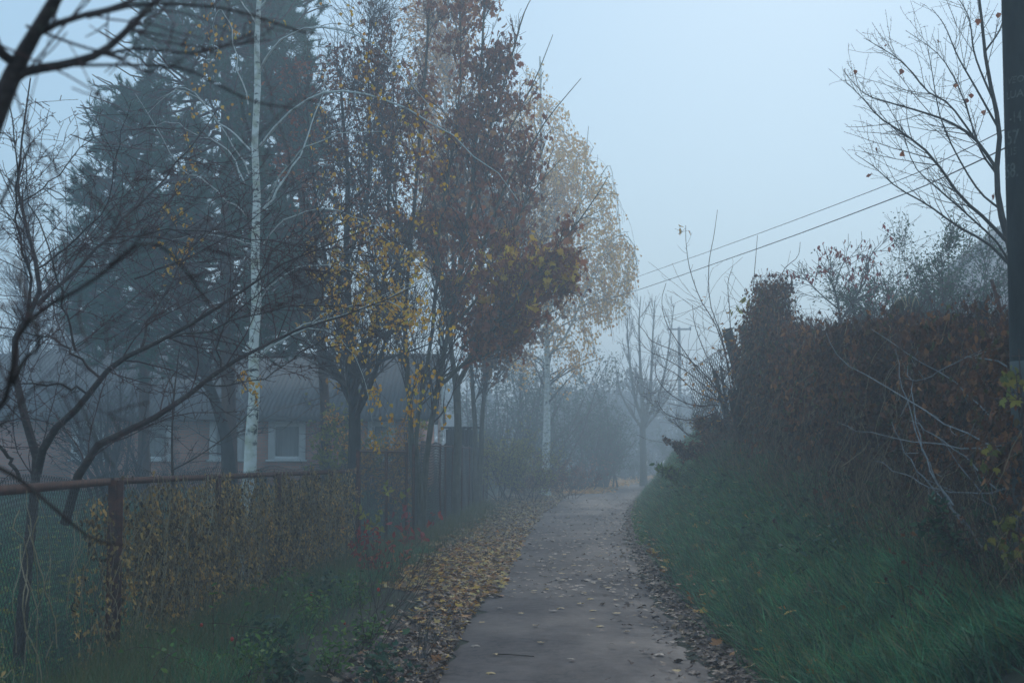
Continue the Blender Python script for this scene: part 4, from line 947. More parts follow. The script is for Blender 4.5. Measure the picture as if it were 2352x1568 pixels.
# far wood behind the bend: one misty mass
n = 420; fx = np.concatenate([rs.uniform(-75, 60, 300), rs.uniform(2, 26, 120)]); fy = np.concatenate([rs.uniform(122, 190, 300), rs.uniform(112, 150, 120)])
fh_ = rs.uniform(6.5, 11, n) * np.where(np.abs(fx - 12) < 9, .8, 1)
ok = (np.abs(fx - (XL(fy) + XR(fy)) / 2) > 5); fx, fy, fh_ = fx[ok], fy[ok], fh_[ok]; n = len(fx)
P = np.zeros((n, 7, 3)); P[:, 0] = np.stack([fx, fy, H(fx, fy)], 1); d = np.stack([rs.randn(n) * .12, rs.randn(n) * .12, np.ones(n)], 1)
for j in range(1, 7):
    d = d + rs.randn(n, 3) * .06; P[:, j] = P[:, j - 1] + d / np.linalg.norm(d, axis=1, keepdims=True) * (fh_ / 6.5)[:, None]
FR = np.linspace(.16, .04, 7)[None].repeat(n, 0)
A_ = sprout([(P, FR)], n * 16, (1.5, 4), (25, 60), 6, up=.08, wob=.1, rr=.4, rtip=.02, t=(.1, 1)); B_ = sprout([A_], n * 45, (.6, 1.8), (25, 60), 4, wob=.12, rr=.6, rtip=.014)
mb = MB(); mb.tubes(P, FR, 5); mb.tubes(*A_, 3); mb.tubes(*B_, 3)
pos = along([A_, B_], 42000, (.2, 1), .3, 6000); leaves(mb, pos, [T_BIRCH], (.25, .5))
tag(mb.build('far_wood', M['leaf_wood']), 'misty far off wood closing the view behind the bend of the lane', 'wood', kind='stuff')

# ------------------------------------------------------------------ house
hy = 43.5
A0 = at(-150, 950, hy); A1 = at(962, 950, hy)
gx0, gx1 = A0[0], A1[0]; ztop = at(600, 958, hy)[2]; zb = float(H(-8, hy)) - .1
zs0 = at(600, 1055, hy)[2]; zs1 = at(600, 962, hy)[2] - .03
hs = thing('brick_house', 'low brick house with white framed windows and grey corrugated roof', 'house', ((gx0 + gx1) / 2, hy, zb))
wins = [(165, 240), (320, 398), (482, 562), (617, 702), (845, 908)]
ed = [gx0]
for a, b in wins: ed += [at(a, 1000, hy)[0], at(b, 1000, hy)[0]]
ed.append(gx1)
mb = MB(); th = .35
for i in range(0, len(ed), 2):
    mb.box(((ed[i] + ed[i + 1]) / 2, hy + th / 2, (zb + ztop) / 2), (ed[i + 1] - ed[i], th, ztop - zb))
for i in range(1, len(ed) - 1, 2):
    mb.box(((ed[i] + ed[i + 1]) / 2, hy + th / 2, (zb + zs0) / 2), (ed[i + 1] - ed[i], th, zs0 - zb))
    mb.box(((ed[i] + ed[i + 1]) / 2, hy + th / 2, (zs1 + ztop) / 2), (ed[i + 1] - ed[i], th, ztop - zs1))
mb.box((gx1 - th / 2, hy + th + 4, (zb + ztop) / 2), (th, 8, ztop - zb)); mb.box((gx0 + th / 2, hy + th + 4, (zb + ztop) / 2), (th, 8, ztop - zb)); mb.box(((gx0 + gx1) / 2, hy + th + 8.2, (zb + ztop) / 2), (gx1 - gx0, .3, ztop - zb))
mb.build('wall', M['brick'], hs)
for (a, b) in wins:
    x0, x1 = at(a, 1000, hy)[0], at(b, 1000, hy)[0]; cx = (x0 + x1) / 2; w = x1 - x0; h = zs1 - zs0
    f = MB(); t = .2
    f.box((x0 + t / 2, hy + .05, zs0 + h / 2), (t, .24, h)); f.box((x1 - t / 2, hy + .05, zs0 + h / 2), (t, .24, h))
    f.box((cx, hy + .05, zs1 - t / 2), (w - 2 * t, .24, t)); f.box((cx, hy + .05, zs0 + .05), (w - 2 * t, .24, .10))
    wo = f.build('window', M['white'], hs)
    g_ = MB(); g_.box((cx, hy + .16, zs0 + h / 2), (w - .02, .02, h - .02)); g_.build('pane', M['glass'], wo)
    s_ = MB(); s_.box((cx, hy - .09, zs0 - .03), (w + .1, .2, .05)); s_.build('sill', M['white'], wo)
    c_ = MB(); n = 60; xs = np.linspace(x0 + t, x1 - t, n); yy = hy + .138 + .008 * np.sin(np.arange(n) * 1.3)
    P0 = np.stack([xs, yy, np.full(n, zs0 + .1)], 1); P1 = np.stack([xs, yy, np.full(n, zs1 - t)], 1)
    i_ = np.arange(n - 1); c_.raw(np.vstack([P0, P1]), [np.stack([i_, i_ + 1, i_ + 1 + n, i_ + n], 1)]); c_.build('curtain', M['curtain'], wo)
rz = ztop + .05; ov = .55; ridge = at(300, 812, hy + 4.5)[2]
def slab(p, th=.07):
    p = np.array(p, float); q_ = p - np.array([0, 0, th]); v = np.vstack([p, q_])
    return v, [np.array([[0, 1, 2, 3], [7, 6, 5, 4], [0, 4, 5, 1], [1, 5, 6, 2], [2, 6, 7, 3], [3, 7, 4, 0]])]
rm = MB()
rm.raw(*slab([(gx0 - .4, hy - ov, rz), (gx1 + .4, hy - ov, rz), (gx1 + .4, hy + 4.5, ridge), (gx0 - .4, hy + 4.5, ridge)]))
rm.raw(*slab([(gx0 - .4, hy + 4.52, ridge), (gx1 + .4, hy + 4.52, ridge), (gx1 + .4, hy + 9.4, rz), (gx0 - .4, hy + 9.4, rz)]))
rf = rm.build('roof', M['roof'], hs)
fb = MB(); fb.box(((gx0 + gx1) / 2, hy - ov - .02, rz - .11), (gx1 - gx0 + .9, .03, .16)); fb.build('fascia', M['wood_old'], rf)
for gx in (gx0 + .05, gx1 - .35):
    gbm = MB()
    v = np.array([(gx, hy, ztop), (gx, hy + 8.4, ztop), (gx, hy + 4.4, ridge - .15), (gx + .3, hy, ztop), (gx + .3, hy + 8.4, ztop), (gx + .3, hy + 4.4, ridge - .15)])
    gbm.raw(v, [np.array([[0, 1, 2], [5, 4, 3]]), np.array([[0, 3, 4, 1], [1, 4, 5, 2], [2, 5, 3, 0]])])
    gbm.build('gable', M['brick'], hs)


# right-hand distant house
h2 = 84.0; b2 = at(2235, 760, h2); zz = float(H(b2[0], h2))
rh = thing('plaster_house', 'pale pinkish house gable half hidden in fog behind the leafy tree by the pole', 'house', (b2[0] + 3.5, h2 + 3, zz))
zt2 = at(2240, 600, h2)[2]
mb = MB(); mb.box((b2[0] + 3.5, h2 + 3, (zz + zt2) / 2), (7, 6, zt2 - zz)); mb.build('wall', M['plaster'], rh)
ap = at(2310, 530, h2)[2]; x0_, x1_ = b2[0] , b2[0] + 7
mb = MB()
v = np.array([(x0_, h2, zt2), (x1_, h2, zt2), (b2[0] + 3.5, h2, ap + 1), (x0_, h2 + 6, zt2), (x1_, h2 + 6, zt2), (b2[0] + 3.5, h2 + 6, ap + 1)])
mb.raw(v + [0, .001, 0], [np.array([[0, 1, 2], [5, 4, 3]]), np.array([[1, 4, 5, 2], [2, 5, 3, 0]])]); mb.build('gable', M['plaster'], rh)
mb = MB(); xm = b2[0] + 3.5
mb.raw(*slab([(x0_ - .3, h2 - .3, zt2 - .1), (xm, h2 - .3, ap + 1.12), (xm, h2 + 6.3, ap + 1.12), (x0_ - .3, h2 + 6.3, zt2 - .1)])); mb.raw(*slab([(xm, h2 - .3, ap + 1.12), (x1_ + .3, h2 - .3, zt2 - .1), (x1_ + .3, h2 + 6.3, zt2 - .1), (xm, h2 + 6.3, ap + 1.12)])); mb.build('roof', M['roof'], rh)
f = MB(); wx = at(2262, 700, h2)[0]; wz = zz + 1.9
f.box((wx, h2 - .02, wz), (1.0, .1, 1.3)); wo = f.build('window', M['white'], rh); f = MB(); f.box((wx, h2 - .08, wz), (.8, .03, 1.1)); f.build('pane', M['glass'], wo)

# garden shed behind the fence
sh = thing('garden_shed', 'small dark plank shed behind the fence between the pale trunks', 'shed', (at(1055, 1100, 43)[0], 43, float(H(-2, 43))))
mb = MB(); xa, xb = at(1024, 1000, 43)[0], at(1092, 1000, 43)[0]; z1 = at(1050, 985, 43)[2]; z0 = float(H(-2, 43))
n = 14
for i in range(n):
    w = (xb - xa) / n; mb.box((xa + w * (i + .5), 43, (z0 + z1) / 2 + rs.uniform(-.02, .02)), (w * .93, .03, z1 - z0))
mb.box(((xa + xb) / 2, 44.2, (z0 + z1) / 2 - .05), (xb - xa, 2.2, z1 - z0 - .02)); mb.build('wall', M['wood_old'], sh)
mb = MB(); mb.raw(*slab([(xa - .15, 42.7, z1 + .07), (xb + .15, 42.7, z1 + .07), (xb + .15, 45.6, z1 + .12), (xa - .15, 45.6, z1 + .12)], .06)); mb.build('roof', M['roof'], sh)

# ------------------------------------------------------------------ fences on the left
def fpt(px):
    ys = np.linspace(6, 66, 4000); xs = 1176 + F * XF(ys) / (ys)
    i = np.argmin(np.abs(xs - px) + (ys < 7.8) * 0)
    return float(ys[i])
def wire_mesh(Ya, Yb, h, cell, r, zoff=.04, sag=0):
    mb = MB()
    # length param
    ys = np.linspace(Ya, Yb, 400); L = np.concatenate([[0], np.cumsum(np.hypot(np.diff(XF(ys)), np.diff(ys)))])
    n = int(L[-1] / cell); ls = np.linspace(0, L[-1], n); yy = np.interp(ls, L, ys)
    m = int(h / (cell * .95)); m += m % 2
    zg = np.linspace(0, 1, m)
    P = np.zeros((n, m, 3))
    off = np.where(np.arange(m) % 2 == 0, -.5, .5) * cell * 1.0
    for s_ in range(n):
        l_ = np.clip(ls[s_] + off * (1 if s_ % 2 else -1), 0, L[-1]); y_ = np.interp(l_, L, ys)
        P[s_, :, 1] = y_; P[s_, :, 0] = XF(y_) + .012 * np.sin(ls[s_] * 2.3 + zg * 5) + (np.arange(m) % 2) * r
        z0 = H(XF(y_) + .0, y_) + zoff
        P[s_, :, 2] = z0 + zg * (h - zoff)
    mb.tubes(P, np.full((n, m), r), 3)
    return mb
def angle_post(x, Y, z0, h, w, dx=0.0):
    mb = MB()
    mb.box((x, Y, z0 + h / 2), (w, w * .25, h)); mb.box((x - w * .38, Y + w * .52, z0 + h / 2), (w * .22, w * .78, h))
    return mb
NEAR = [(6.2, 10.92), (10.92, 21.8)]
f1 = thing('wire_fence', 'low rusty wire mesh fence with an angle iron top rail in the left foreground', 'fence', (XF(11), 11, 0))
posts = [(246, .055), (262, .05), (487, .045), (628, .045), (750, .045), (815, .045)]
fh = lambda Y: 1.5 - .035 * np.clip((Y - 11) / 10, -1, 1)
for px, w in posts:
    Yp = 10.9 if px < 270 else fpt(px); x = XF(Yp) + (px - 252) * .0033 if px < 270 else XF(Yp)
    z0 = float(H(x, Yp)) - .1
    angle_post(x + .075, Yp, z0, fh(Yp) - z0 + .01, w * 1.15).build('post', M['rust'], f1)
ys = np.linspace(6.0, 21.8, 30); top = np.array([[XF(y) + .03, y, fh(y)] for y in ys])
for (a, b) in ((6.0, 10.85), (10.95, 21.75)):
    yy = np.linspace(a, b, 24); P = np.array([[XF(y) + .035, y, fh(y) + (.0 if y > 10.9 else .0)] for y in yy])
    V = []; w = .026; hh = .026
    for p in P: V += [p + [-w * .5, 0, -hh], p + [w * .5, 0, -hh], p + [w * .5, 0, hh], p + [-w * 1.6, 0, hh], p + [-w * 1.6, 0, hh - .012], p + [-w * .5, 0, hh - .012]]
    k = 6; idx = np.arange(len(V)).reshape(-1, k)
    q = np.stack([idx[:-1], np.roll(idx, -1, 1)[:-1], np.roll(idx, -1, 1)[1:], idx[1:]], -1).reshape(-1, 4)
    mb = MB(); mb.raw(np.array(V), [q]); mb.build('top_rail', M['rust'], f1)
wire_mesh(6.0, 21.8, 1.46, .034, .0023).build('wire_mesh', M['wire'], f1)
f2 = thing('wire_fence', 'taller dark wire mesh fence panels running on beside the lane toward the trees', 'fence', (XF(22), 22, 0))
for px, hh in ((820, 1.78), (886, 1.74), (932, 1.93), (948, 1.9), (1021, 1.95)):
    Yp = fpt(px); x = XF(Yp); z0 = float(H(x, Yp)) - .1
    angle_post(x + .02, Yp, z0, hh - z0, .055).build('post', M['rust'], f2)
for Yp in (31.5, 34.5, 37.5, 41, 44, 47, 50, 53):
    x = XF(Yp); z0 = float(H(x, Yp)) - .1; angle_post(x + .02, Yp, z0, 1.95 - z0, .05).build('post', M['rust'], f2)
wire_mesh(21.9, 28.0, 1.72, .034, .0024).build('wire_mesh', M['wire'], f2)
wire_mesh(28.0, 54.0, 1.86, .06, .0042).build('wire_mesh', M['wire'], f2)
for a, b, hh in ((21.9, fpt(932), 1.76), (fpt(948), 54, 1.9)):
    yy = np.linspace(a, b, 12); P = np.array([[XF(y) + .02, y, hh] for y in yy]); mb = MB(); mb.tubes(P, np.full(12, .018), 4); mb.build('top_rail', M['rust'], f2)

# dry vine on the fence
def curly(n, Ya, Yb, ztop_f, L, r, wob=.02, dens=None):
    Y = rs.uniform(Ya, Yb, n)
    if dens is not None:
        m = rs.uniform(0, 1, n) < dens(Y); Y = Y[m]; n = len(Y)
    k = 14; z = ztop_f(Y) + .05 - rs.uniform(0, 1, n) ** 1.5 * (.9 + .25 * np.sin(Y * 3.7)) - .12 * np.clip(np.sin(Y * 4.3 + 2), 0, 1)
    P = np.zeros((n, k, 3)); P[:, 0] = np.stack([XF(Y) + .04 + rs.uniform(0, .05, n), Y, z], 1)
    Ls = rs.uniform(L[0], L[1], n) / k; d = np.stack([rs.randn(n) * .1, rs.randn(n) * .5, -np.ones(n)], 1)
    for j in range(1, k):
        d = d + rs.randn(n, 3) * np.array([.2, .4, .22]) + np.array([0, 0, -.12]); d /= np.linalg.norm(d, axis=1, keepdims=True)
        P[:, j] = P[:, j - 1] + d * Ls[:, None]
        P[:, j, 0] = np.clip(P[:, j, 0], XF(P[:, j, 1]) + .01, XF(P[:, j, 1]) + .14)
        P[:, j, 2] = np.maximum(P[:, j, 2], .12)
    return P, np.full((n, k), 1.0) * rs.uniform(r[0], r[1], (n, 1))
dv = thing('dry_vine', 'dried straw coloured hop vine hanging in strands over the low rusty fence', 'vine', (XF(14), 14, 0))
dn = lambda Y: np.interp(Y, [6, 9, 10.4, 10.6, 11.3, 11.6, 12.5, 19, 20.2, 21.5], [.012, .03, .08, .06, .25, .75, 1, .95, .6, .3]) * (.55 + .45 * (np.sin(Y * 5.3) * np.sin(Y * 2.1 + 1) + .4 * np.sin(Y * 13) > -.25))
S1 = curly(2700, 6.5, 21.3, fh, (.7, 1.7), (.0018, .0040), dens=dn)
mb = MB(); mb.tubes(*S1, 3); mb.build('stem', M['straw'], dv)
pos = along([S1], 27000, (0, 1), .024, 520)
M['straw_leaf'] = leafmat('straw_leaf', [(.08, .05, .03), (.34, .21, .09), (.55, .35, .14), (.72, .46, .16), (.05, .035, .025), (.24, .15, .08)], .25)
patchy(M['straw_leaf'], 2.5, (.6, .6, .6), (1.5, 1.4, 1.25))
mb = MB(); leaves(mb, pos, [T_CR[0], T_CR[1], T_OVAL], (.022, .05), 'hang'); mb.build('foliage', M['straw_leaf'], dv)
rp = MB(); hip = [(412, 1468), (515, 1258 - 30), (400, 1190 + 60), (690, 1330), (408, 1562), (330, 1240), (480, 1170)]
import colorsys
M['hip'] = surf('rose_hip', [(.3, (.45, .03, .02)), (.7, (.6, .06, .03))], 6, .4, 0)
def ball(mb, c, r, n=8, st=1.2):
    V = []; 
    for i in range(n // 2 + 1):
        th_ = PI * i / (n // 2)
        for j in range(n): V.append([c[0] + r * math.sin(th_) * math.cos(2 * PI * j / n), c[1] + r * math.sin(th_) * math.sin(2 * PI * j / n), c[2] + st * r * math.cos(th_)])
    idx = np.arange(len(V)).reshape(-1, n); q = np.stack([idx[:-1], np.roll(idx, -1, 1)[:-1], np.roll(idx, -1, 1)[1:], idx[1:]], -1).reshape(-1, 4)
    mb.raw(np.array(V), [q])
rb = thing('rose_bush', 'thin bramble with small red hips growing before the rusty fence', 'shrub', (-1.6, 10.6, .1))
P = []; 
for i in range(14):
    b0 = np.array([-1.9 + rs.randn() * .35, 10.8 + rs.randn() * .8, .1]); d = np.array([rs.randn() * .4, rs.randn() * .4, 1.0]); pl = [b0]
    for j in range(9):
        d = d + rs.randn(3) * .15 + np.array([0, 0, -.11]); pl.append(pl[-1] + d / np.linalg.norm(d) * .09)
    P.append(pl)
P = np.array(P); Rr = np.linspace(.0035, .0015, 10)[None].repeat(14, 0)
mb = MB(); mb.tubes(P, Rr, 4); mb.build('stem', M['twig_red'], rb)
mb = MB(); pos = along([(P, Rr)], 160, (.3, 1), .04); mb.inst(T_OVAL[0], T_OVAL[1], pos, rotM(160, .8), rs.uniform(.03, .06, 160)); mb.build('foliage', M['leaf_green'], rb)
for i in range(6):
    mb = MB(); ball(mb, P[i * 2, -1] + [0, 0, -.012], .013); mb.build('hip', M['hip'], rb)

# weeds on the left verge
sp = []
for px, py in [(600, 1500), (700, 1440), (760, 1540), (660, 1568), (840, 1480), (560, 1560), (740, 1400), (650, 1380), (810, 1400), (870, 1560), (580, 1410)]:
    q_ = gnd(px, py, .1); sp.append((q_[0], q_[1]))
lab = ['leafy green weed in the verge, first from the rusty post', 'green weed with broad leaves under the dry vine', 'low green weed at the bottom edge left of the lane', 'broad leaved weed in the lower left grass', 'small weed beside the bare twigs on the verge', 'green weed at the bottom of the fence nearest the camera', 'pale green weed at the fence foot midway', 'dark green weed against the mesh', 'weed with oval leaves farthest along the verge', 'weed nearest the leaf litter at the bottom', 'green weed hard against the fence below the dry vine']
for i, s_ in enumerate(sp):
    weeds('green_weed', [s_], 190, (.03, .065), .3 + .08 * rs.uniform(), M['leaf_green'] if i % 3 else M['leaf_green_dk'], lab[i], tmpl=T_MAPLE[i % 3] if i % 3 == 0 else T_OVAL)
# bare dark twiggy weed
def twiggy(name, label, cat, px, py, spread, h, n, mat, lean=0, leaf=None, z=.1, K2=60):
    b = gnd(px, py, z); z0 = float(H(b[0], b[1])); e = thing(name, label, cat, (b[0], b[1], z0))
    P = np.zeros((n, 9, 3)); P[:, 0] = [b[0], b[1], z0]; P[:, 0, :2] += rs.randn(n, 2) * .05
    d = np.stack([rs.randn(n) * spread + lean, rs.randn(n) * spread, np.ones(n)], 1)
    for j in range(1, 9): d = d + rs.randn(n, 3) * .08; P[:, j] = P[:, j - 1] + d / np.linalg.norm(d, axis=1, keepdims=True) * h / 8
    Rr = np.linspace(.0035, .0013, 9)[None].repeat(n, 0)
    A = sprout([(P, Rr)], K2, (h * .15, h * .5), (20, 50), 5, up=.1, wob=.08, rr=.6, rtip=.0012)
    mb = MB(); mb.tubes(P, Rr, 4); mb.tubes(*A, 3); mb.build('stem', M[mat], e)
    if leaf:
        nn, sz, mt, tm = leaf; pos = along([A, (P, Rr)], nn, (.2, 1), .02); mb = MB(); leaves(mb, pos, tm, sz); mb.build('foliage', M[mt], e)
twiggy('dry_weed', 'dark leafless weed with thin slanting stems on the left verge', 'weed', 850, 1480, .45, 1.0, 7, 'twig_dark', .35, K2=60)
twiggy('dry_weed', 'dead branching weed rising from the grass nearer the lane', 'weed', 880, 1420, .5, .8, 6, 'twig_dark', .5, K2=80)
twiggy('dry_weed', 'grey seed bearing weed on the near left verge', 'weed', 960, 1500, .3, .45, 10, 'twig_grey', .1, K2=60)
twiggy('creeper', 'red leaved creeper at the foot of the grey maple stems', 'creeper', 950, 1270, .3, .75, 8, 'twig_red', 0, (70, (.08, .14), 'leaf_red', [T_OVAL]), K2=30)
twiggy('creeper', 'reddish creeper low on the fence left of the maple stems', 'creeper', 850, 1330, .5, .7, 9, 'twig_red', 0, (110, (.05, .09), 'leaf_red', [T_OVAL]), K2=50)
twiggy('creeper', 'brownish red creeper at the foot of the low fence end', 'creeper', 900, 1340, .5, .55, 8, 'twig_red', 0, (70, (.04, .08), 'leaf_brown', [T_OVAL]), K2=50)
twiggy('willowherb', 'yellow leaved willowherb stalk against the tall fence panels', 'plant', 850, 1300, .12, 1.1, 3, 'twig_red', .05, (60, (.07, .13), 'leaf_yg', [T_OVAL]), K2=10)
twiggy('bank_weed', 'dry weed stalks on the far left verge behind the pale trunk', 'weed', 1090, 1165, .3, .7, 12, 'twig_grey', .1, K2=80)

# ------------------------------------------------------------------ right side
XH = lambda Y: XR(Y) + 2.15 + .0 * Y
# hedge (vine-covered fence)
hYa, hYb = 8.0, 24.5
def htop(Y):  # height of the vine mass top
    base = np.interp(Y, [8, 10.5, 13, 16, 19, 21, 22, 22.8, 23.5, 24.1, 24.6], [2.35, 2.62, 2.85, 3.1, 3.3, 3.6, 4.3, 4.5, 4.2, 3.5, 2.7])
    return base + .07 * np.sin(Y * 2.9) + .06 * np.sin(Y * 5 + 1) + .05 * np.sin(Y * 11.3) + .05 * np.sin(Y * 23)
vf = thing('garden_fence', 'chain link garden fence on top of the bank, overgrown with the brown vine', 'fence', (XH(15) + .1, 15, float(H(XH(15), 15))))
for Yp in (8.5, 11.5, 14.5, 17.5, 20.5, 23.5, 26.0):
    x = XH(Yp) + .1; z0 = float(H(x, Yp)) - .1
    mb = MB(); mb.box((x, Yp, z0 + .95), (.06, .06, 1.9)); mb.build('post', M['wood_old'], vf)
n = int((26 - 8) / .07); yy = np.linspace(8.2, 26, n)
def diag_mesh(xf, ya, yb, z0f, h, cell, r):
    n = int((yb - ya) / cell); m = int(h / cell); m += m % 2
    P = np.zeros((n, m, 3)); zg = np.linspace(0, h, m)
    for i in range(n):
        y = ya + (i + .5) * cell + np.where((np.arange(m) + i) % 2 == 0, -.5, .5) * cell
        P[i, :, 1] = y; P[i, :, 0] = xf(y); P[i, :, 2] = z0f(y) + zg
    mb = MB(); mb.tubes(P, np.full((n, m), r), 3); return mb
diag_mesh(lambda y: XH(y) + .14, 9, 26, lambda y: H(XH(y) + .1, y), 1.9, .055, .0016).build('wire_mesh', M['wire'], vf)

hv = thing('dry_vine', 'thick mat of brown withered vine over the fence on the right bank', 'vine', (XH(15), 15, float(H(XH(15), 15))))
n = 6500
Y = hYa * (hYb / hYa) ** rs.uniform(0, 1, n)
k = 14; P = np.zeros((n, k, 3)); z = htop(Y) - rs.uniform(0, 1, n) ** 1.3 * 1.3
P[:, 0] = np.stack([XH(Y) + rs.uniform(-.28, .25, n), Y, z], 1)
d = np.stack([rs.randn(n) * .25 - .1, rs.randn(n) * .5, -np.ones(n)], 1); Ls = rs.uniform(.5, 1.7, n) / k
for j in range(1, k):
    d = d + rs.randn(n, 3) * np.array([.16, .3, .2]) + np.array([0, 0, -.13]); d /= np.linalg.norm(d, axis=1, keepdims=True)
    P[:, j] = P[:, j - 1] + d * Ls[:, None]
    P[:, j, 2] = np.maximum(P[:, j, 2], H(P[:, j, 0], P[:, j, 1]) + .03)
SV = (P, np.full((n, k), 1.0) * rs.uniform(.0016, .0045, (n, 1)) * np.interp(Y, [8, 30], [.7, 1.6])[:, None])
mb = MB(); mb.tubes(*SV, 3); mb.build('stem', M['vine_stem'], hv)
# loose sprigs standing up from the top
n = 4200; Y = hYa * (hYb / hYa) ** rs.uniform(0, 1, n); k = 6
P = np.zeros((n, k, 3)); P[:, 0] = np.stack([XH(Y) + rs.uniform(-.25, .25, n), Y, htop(Y) - rs.uniform(.05, .4, n)], 1); d = np.stack([rs.randn(n) * .5, rs.randn(n) * .5, np.ones(n)], 1)
for j in range(1, k):
    d = d + rs.randn(n, 3) * .3; d /= np.linalg.norm(d, axis=1, keepdims=True); P[:, j] = P[:, j - 1] + d * (rs.uniform(.08, .75, n) ** 1.3 / k)[:, None]
SU = (P, np.full((n, k), .0022)); mb = MB(); mb.tubes(*SU, 3); mb.build('twig', M['twig_red'], hv)
n = 42000; Y = hYa * (hYb / hYa) ** rs.uniform(0, 1, n)
u = rs.uniform(0, 1, n) ** 1.15
n = len(Y)
X = XH(Y) + rs.randn(n) * .14 - .22 * np.sin(PI * np.clip(u, 0, 1)) + .16 * np.sin(Y * 3.1 + u * 4) + .10 * np.sin(Y * 7.3 - u * 9)
hole = np.sin(Y * 4.1 + 2 * np.sin(u * 7)) * np.sin(u * 11 + Y * 1.7) > .62
zt_ = htop(Y); zg = H(XH(Y) - .3, Y); z = zt_ - u * (zt_ - zg) * (.82 + .22 * np.sin(Y * 2.2 + 1)) + rs.randn(n) * .03
pos = np.concatenate([np.stack([X, Y, z], 1), along([SU], 3500, (.2, 1), .015)])
pos = np.concatenate([pos[:n][~hole], pos[n:]]); mb = MB(); leaves(mb, pos, T_CR + [T_OVAL], (.035, .09), 'hang'); mb.build('foliage', M['vine_leaf'], hv)
# dry tall grass / stalks below vine, and green weeds mixed in
n = 9000; Y = 8 * (28 / 8) ** rs.uniform(0, 1, n); X = XH(Y) - rs.uniform(.0, .75, n)
grass('dry_grass', X, Y, H(X, Y), (.25, .85), (.003, .006), M['vine_stem'], .28, 'tall dead stalks standing below the brown vine')
n = 5000; Y = 12 * (50 / 12) ** rs.uniform(0, 1, n); X = XH(Y) - rs.uniform(-.2, 1.3, n)
mb = MB(); m = rs.uniform(0, 1, n) < .5 + .5 * np.sin(Y * 2.1 + X * 2); mb.inst(T_OVAL[0], T_OVAL[1], np.stack([X, Y, H(X, Y) + rs.uniform(.05, .45, n)], 1)[m], rotM(m.sum(), .7), rs.uniform(.05, .11, m.sum()))
tag(mb.build('ground_cover', M['leaf_green_dk']), 'low dark green ground cover leaves between the bank grass and the vine', 'ground cover', kind='stuff')
n = 17000; Y = 17 * (60 / 17) ** rs.uniform(0, 1, n); s = rs.uniform(.15, 2.6, n); s = np.where(Y < 26, .9 + s * .55, s); X = XR(Y) + s
mb = MB(); mb.inst(T_OVAL[0], T_OVAL[1], np.stack([X, Y, H(X, Y) + rs.uniform(.03, .22, n)], 1), rotM(n, .6), rs.uniform(.05, .11, n))
tag(mb.build('ground_cover', M['leaf_green']), 'nettle like ground cover on the far end of the bank', 'ground cover', kind='stuff')

# pollarded shrub on the bank with long suckers
SY = 24.5
sk = [([(1715, 1040), (1700, 985), (1688, 930), (1680, 900)], .09, .07)]
suck = [[(1690, 905), (1650, 760), (1610, 690), (1585, 620), (1576, 560), (1575, 518)], [(1680, 900), (1660, 780), (1632, 700), (1628, 610), (1640, 540), (1648, 482)],
        [(1700, 900), (1715, 780), (1728, 680), (1735, 600), (1740, 540)], [(1695, 880), (1680, 780), (1675, 700), (1672, 650), (1683, 612)],
        [(1720, 880), (1760, 760), (1785, 680), (1800, 620), (1832, 590), (1838, 556)], [(1670, 920), (1610, 850), (1560, 810), (1500, 785), (1480, 760), (1462, 740)],
        [(1665, 930), (1600, 870), (1540, 830), (1490, 805), (1465, 775)], [(1650, 930), (1590, 930), (1540, 905), (1510, 870), (1505, 835)],
        [(1650, 945), (1590, 965), (1540, 955), (1520, 940), (1510, 920)], [(1670, 925), (1600, 900), (1555, 860), (1520, 840), (1508, 825)],
        [(1690, 910), (1640, 850), (1600, 760), (1590, 700)], [(1740, 900), (1800, 880), (1850, 850), (1880, 860)], [(1690, 930), (1760, 950), (1830, 960)],
        [(1655, 950), (1600, 1000), (1570, 990), (1545, 960)], [(1700, 880), (1740, 790), (1750, 720), (1760, 660)], [(1672, 915), (1620, 870), (1560, 790), (1530, 740), (1520, 690), (1530, 650)]]
rr_ = [([(x, y, SY + rs.uniform(-.2, .2) - .12 * i) for i, (x, y) in enumerate(s)], .011, .004) for s in suck]
tree('pollarded_shrub', 'stubby pollarded shrub on the bank with long whip like shoots arching over the lane', 'shrub',
     [([(1722, 1075, SY), (1712, 1020, SY), (1700, 970, SY), (1690, 925, SY), (1686, 895, SY)], .10, .11)], rr_,
     [dict(src=[-1], K=150, L=(.4, 1.5), ang=(25, 85), npt=8, up=.03, wob=.09, rr=.3, rtip=.003, t=(0, .4), rmax=.008, lw=.2), dict(src=[0, -2], K=260, L=(.1, .5), ang=(20, 60), npt=5, wob=.1, rr=.6, rtip=.0022)],
     bark='bark_dark', limbmat='twig_red', twig='twig_red', base=(*at(1722, 1075, SY)[:2], float(H(*at(1722, 1075, SY)[:2]))),
     foliage=[dict(src=[0], n=110, tm=T_CR, size=(.05, .09), mat='leaf_orange', t=(0, .2), jit=.08)])
# leaf tufts of the suckers
def tuft(name, label, cat, px, Y, n, size, mat, tm, spread, stem=True, hang=True):
    c = at(px[0], px[1], Y)
    e = thing(name, label, cat, c)
    mb = MB(); k = 7; P = np.zeros((k, 4, 3)); d = rs.randn(k, 3); d[:, 2] = np.abs(d[:, 2]) * .6; P[:, 0] = c - [0, 0, spread * .8]
    for j in range(1, 4): P[:, j] = P[:, j - 1] + d / np.linalg.norm(d, axis=1, keepdims=True) * spread * .45
    Rr = np.full((k, 4), .003); mb.tubes(P, Rr, 3); mb.build('stem', M['twig_red'], e)
    pos = along([(P, Rr)], n, (.4, 1), spread * .15)
    mb = MB(); leaves(mb, pos, tm, size, 'hang' if hang else 'rand'); mb.build('foliage', M[mat], e)
tuft('ash_shoot', 'yellow green leafy shoot tip above the leaning fence posts', 'shoot', (1722, 690), 24.3, 34, (.10, .17), 'leaf_yg', [T_OVAL], .26)
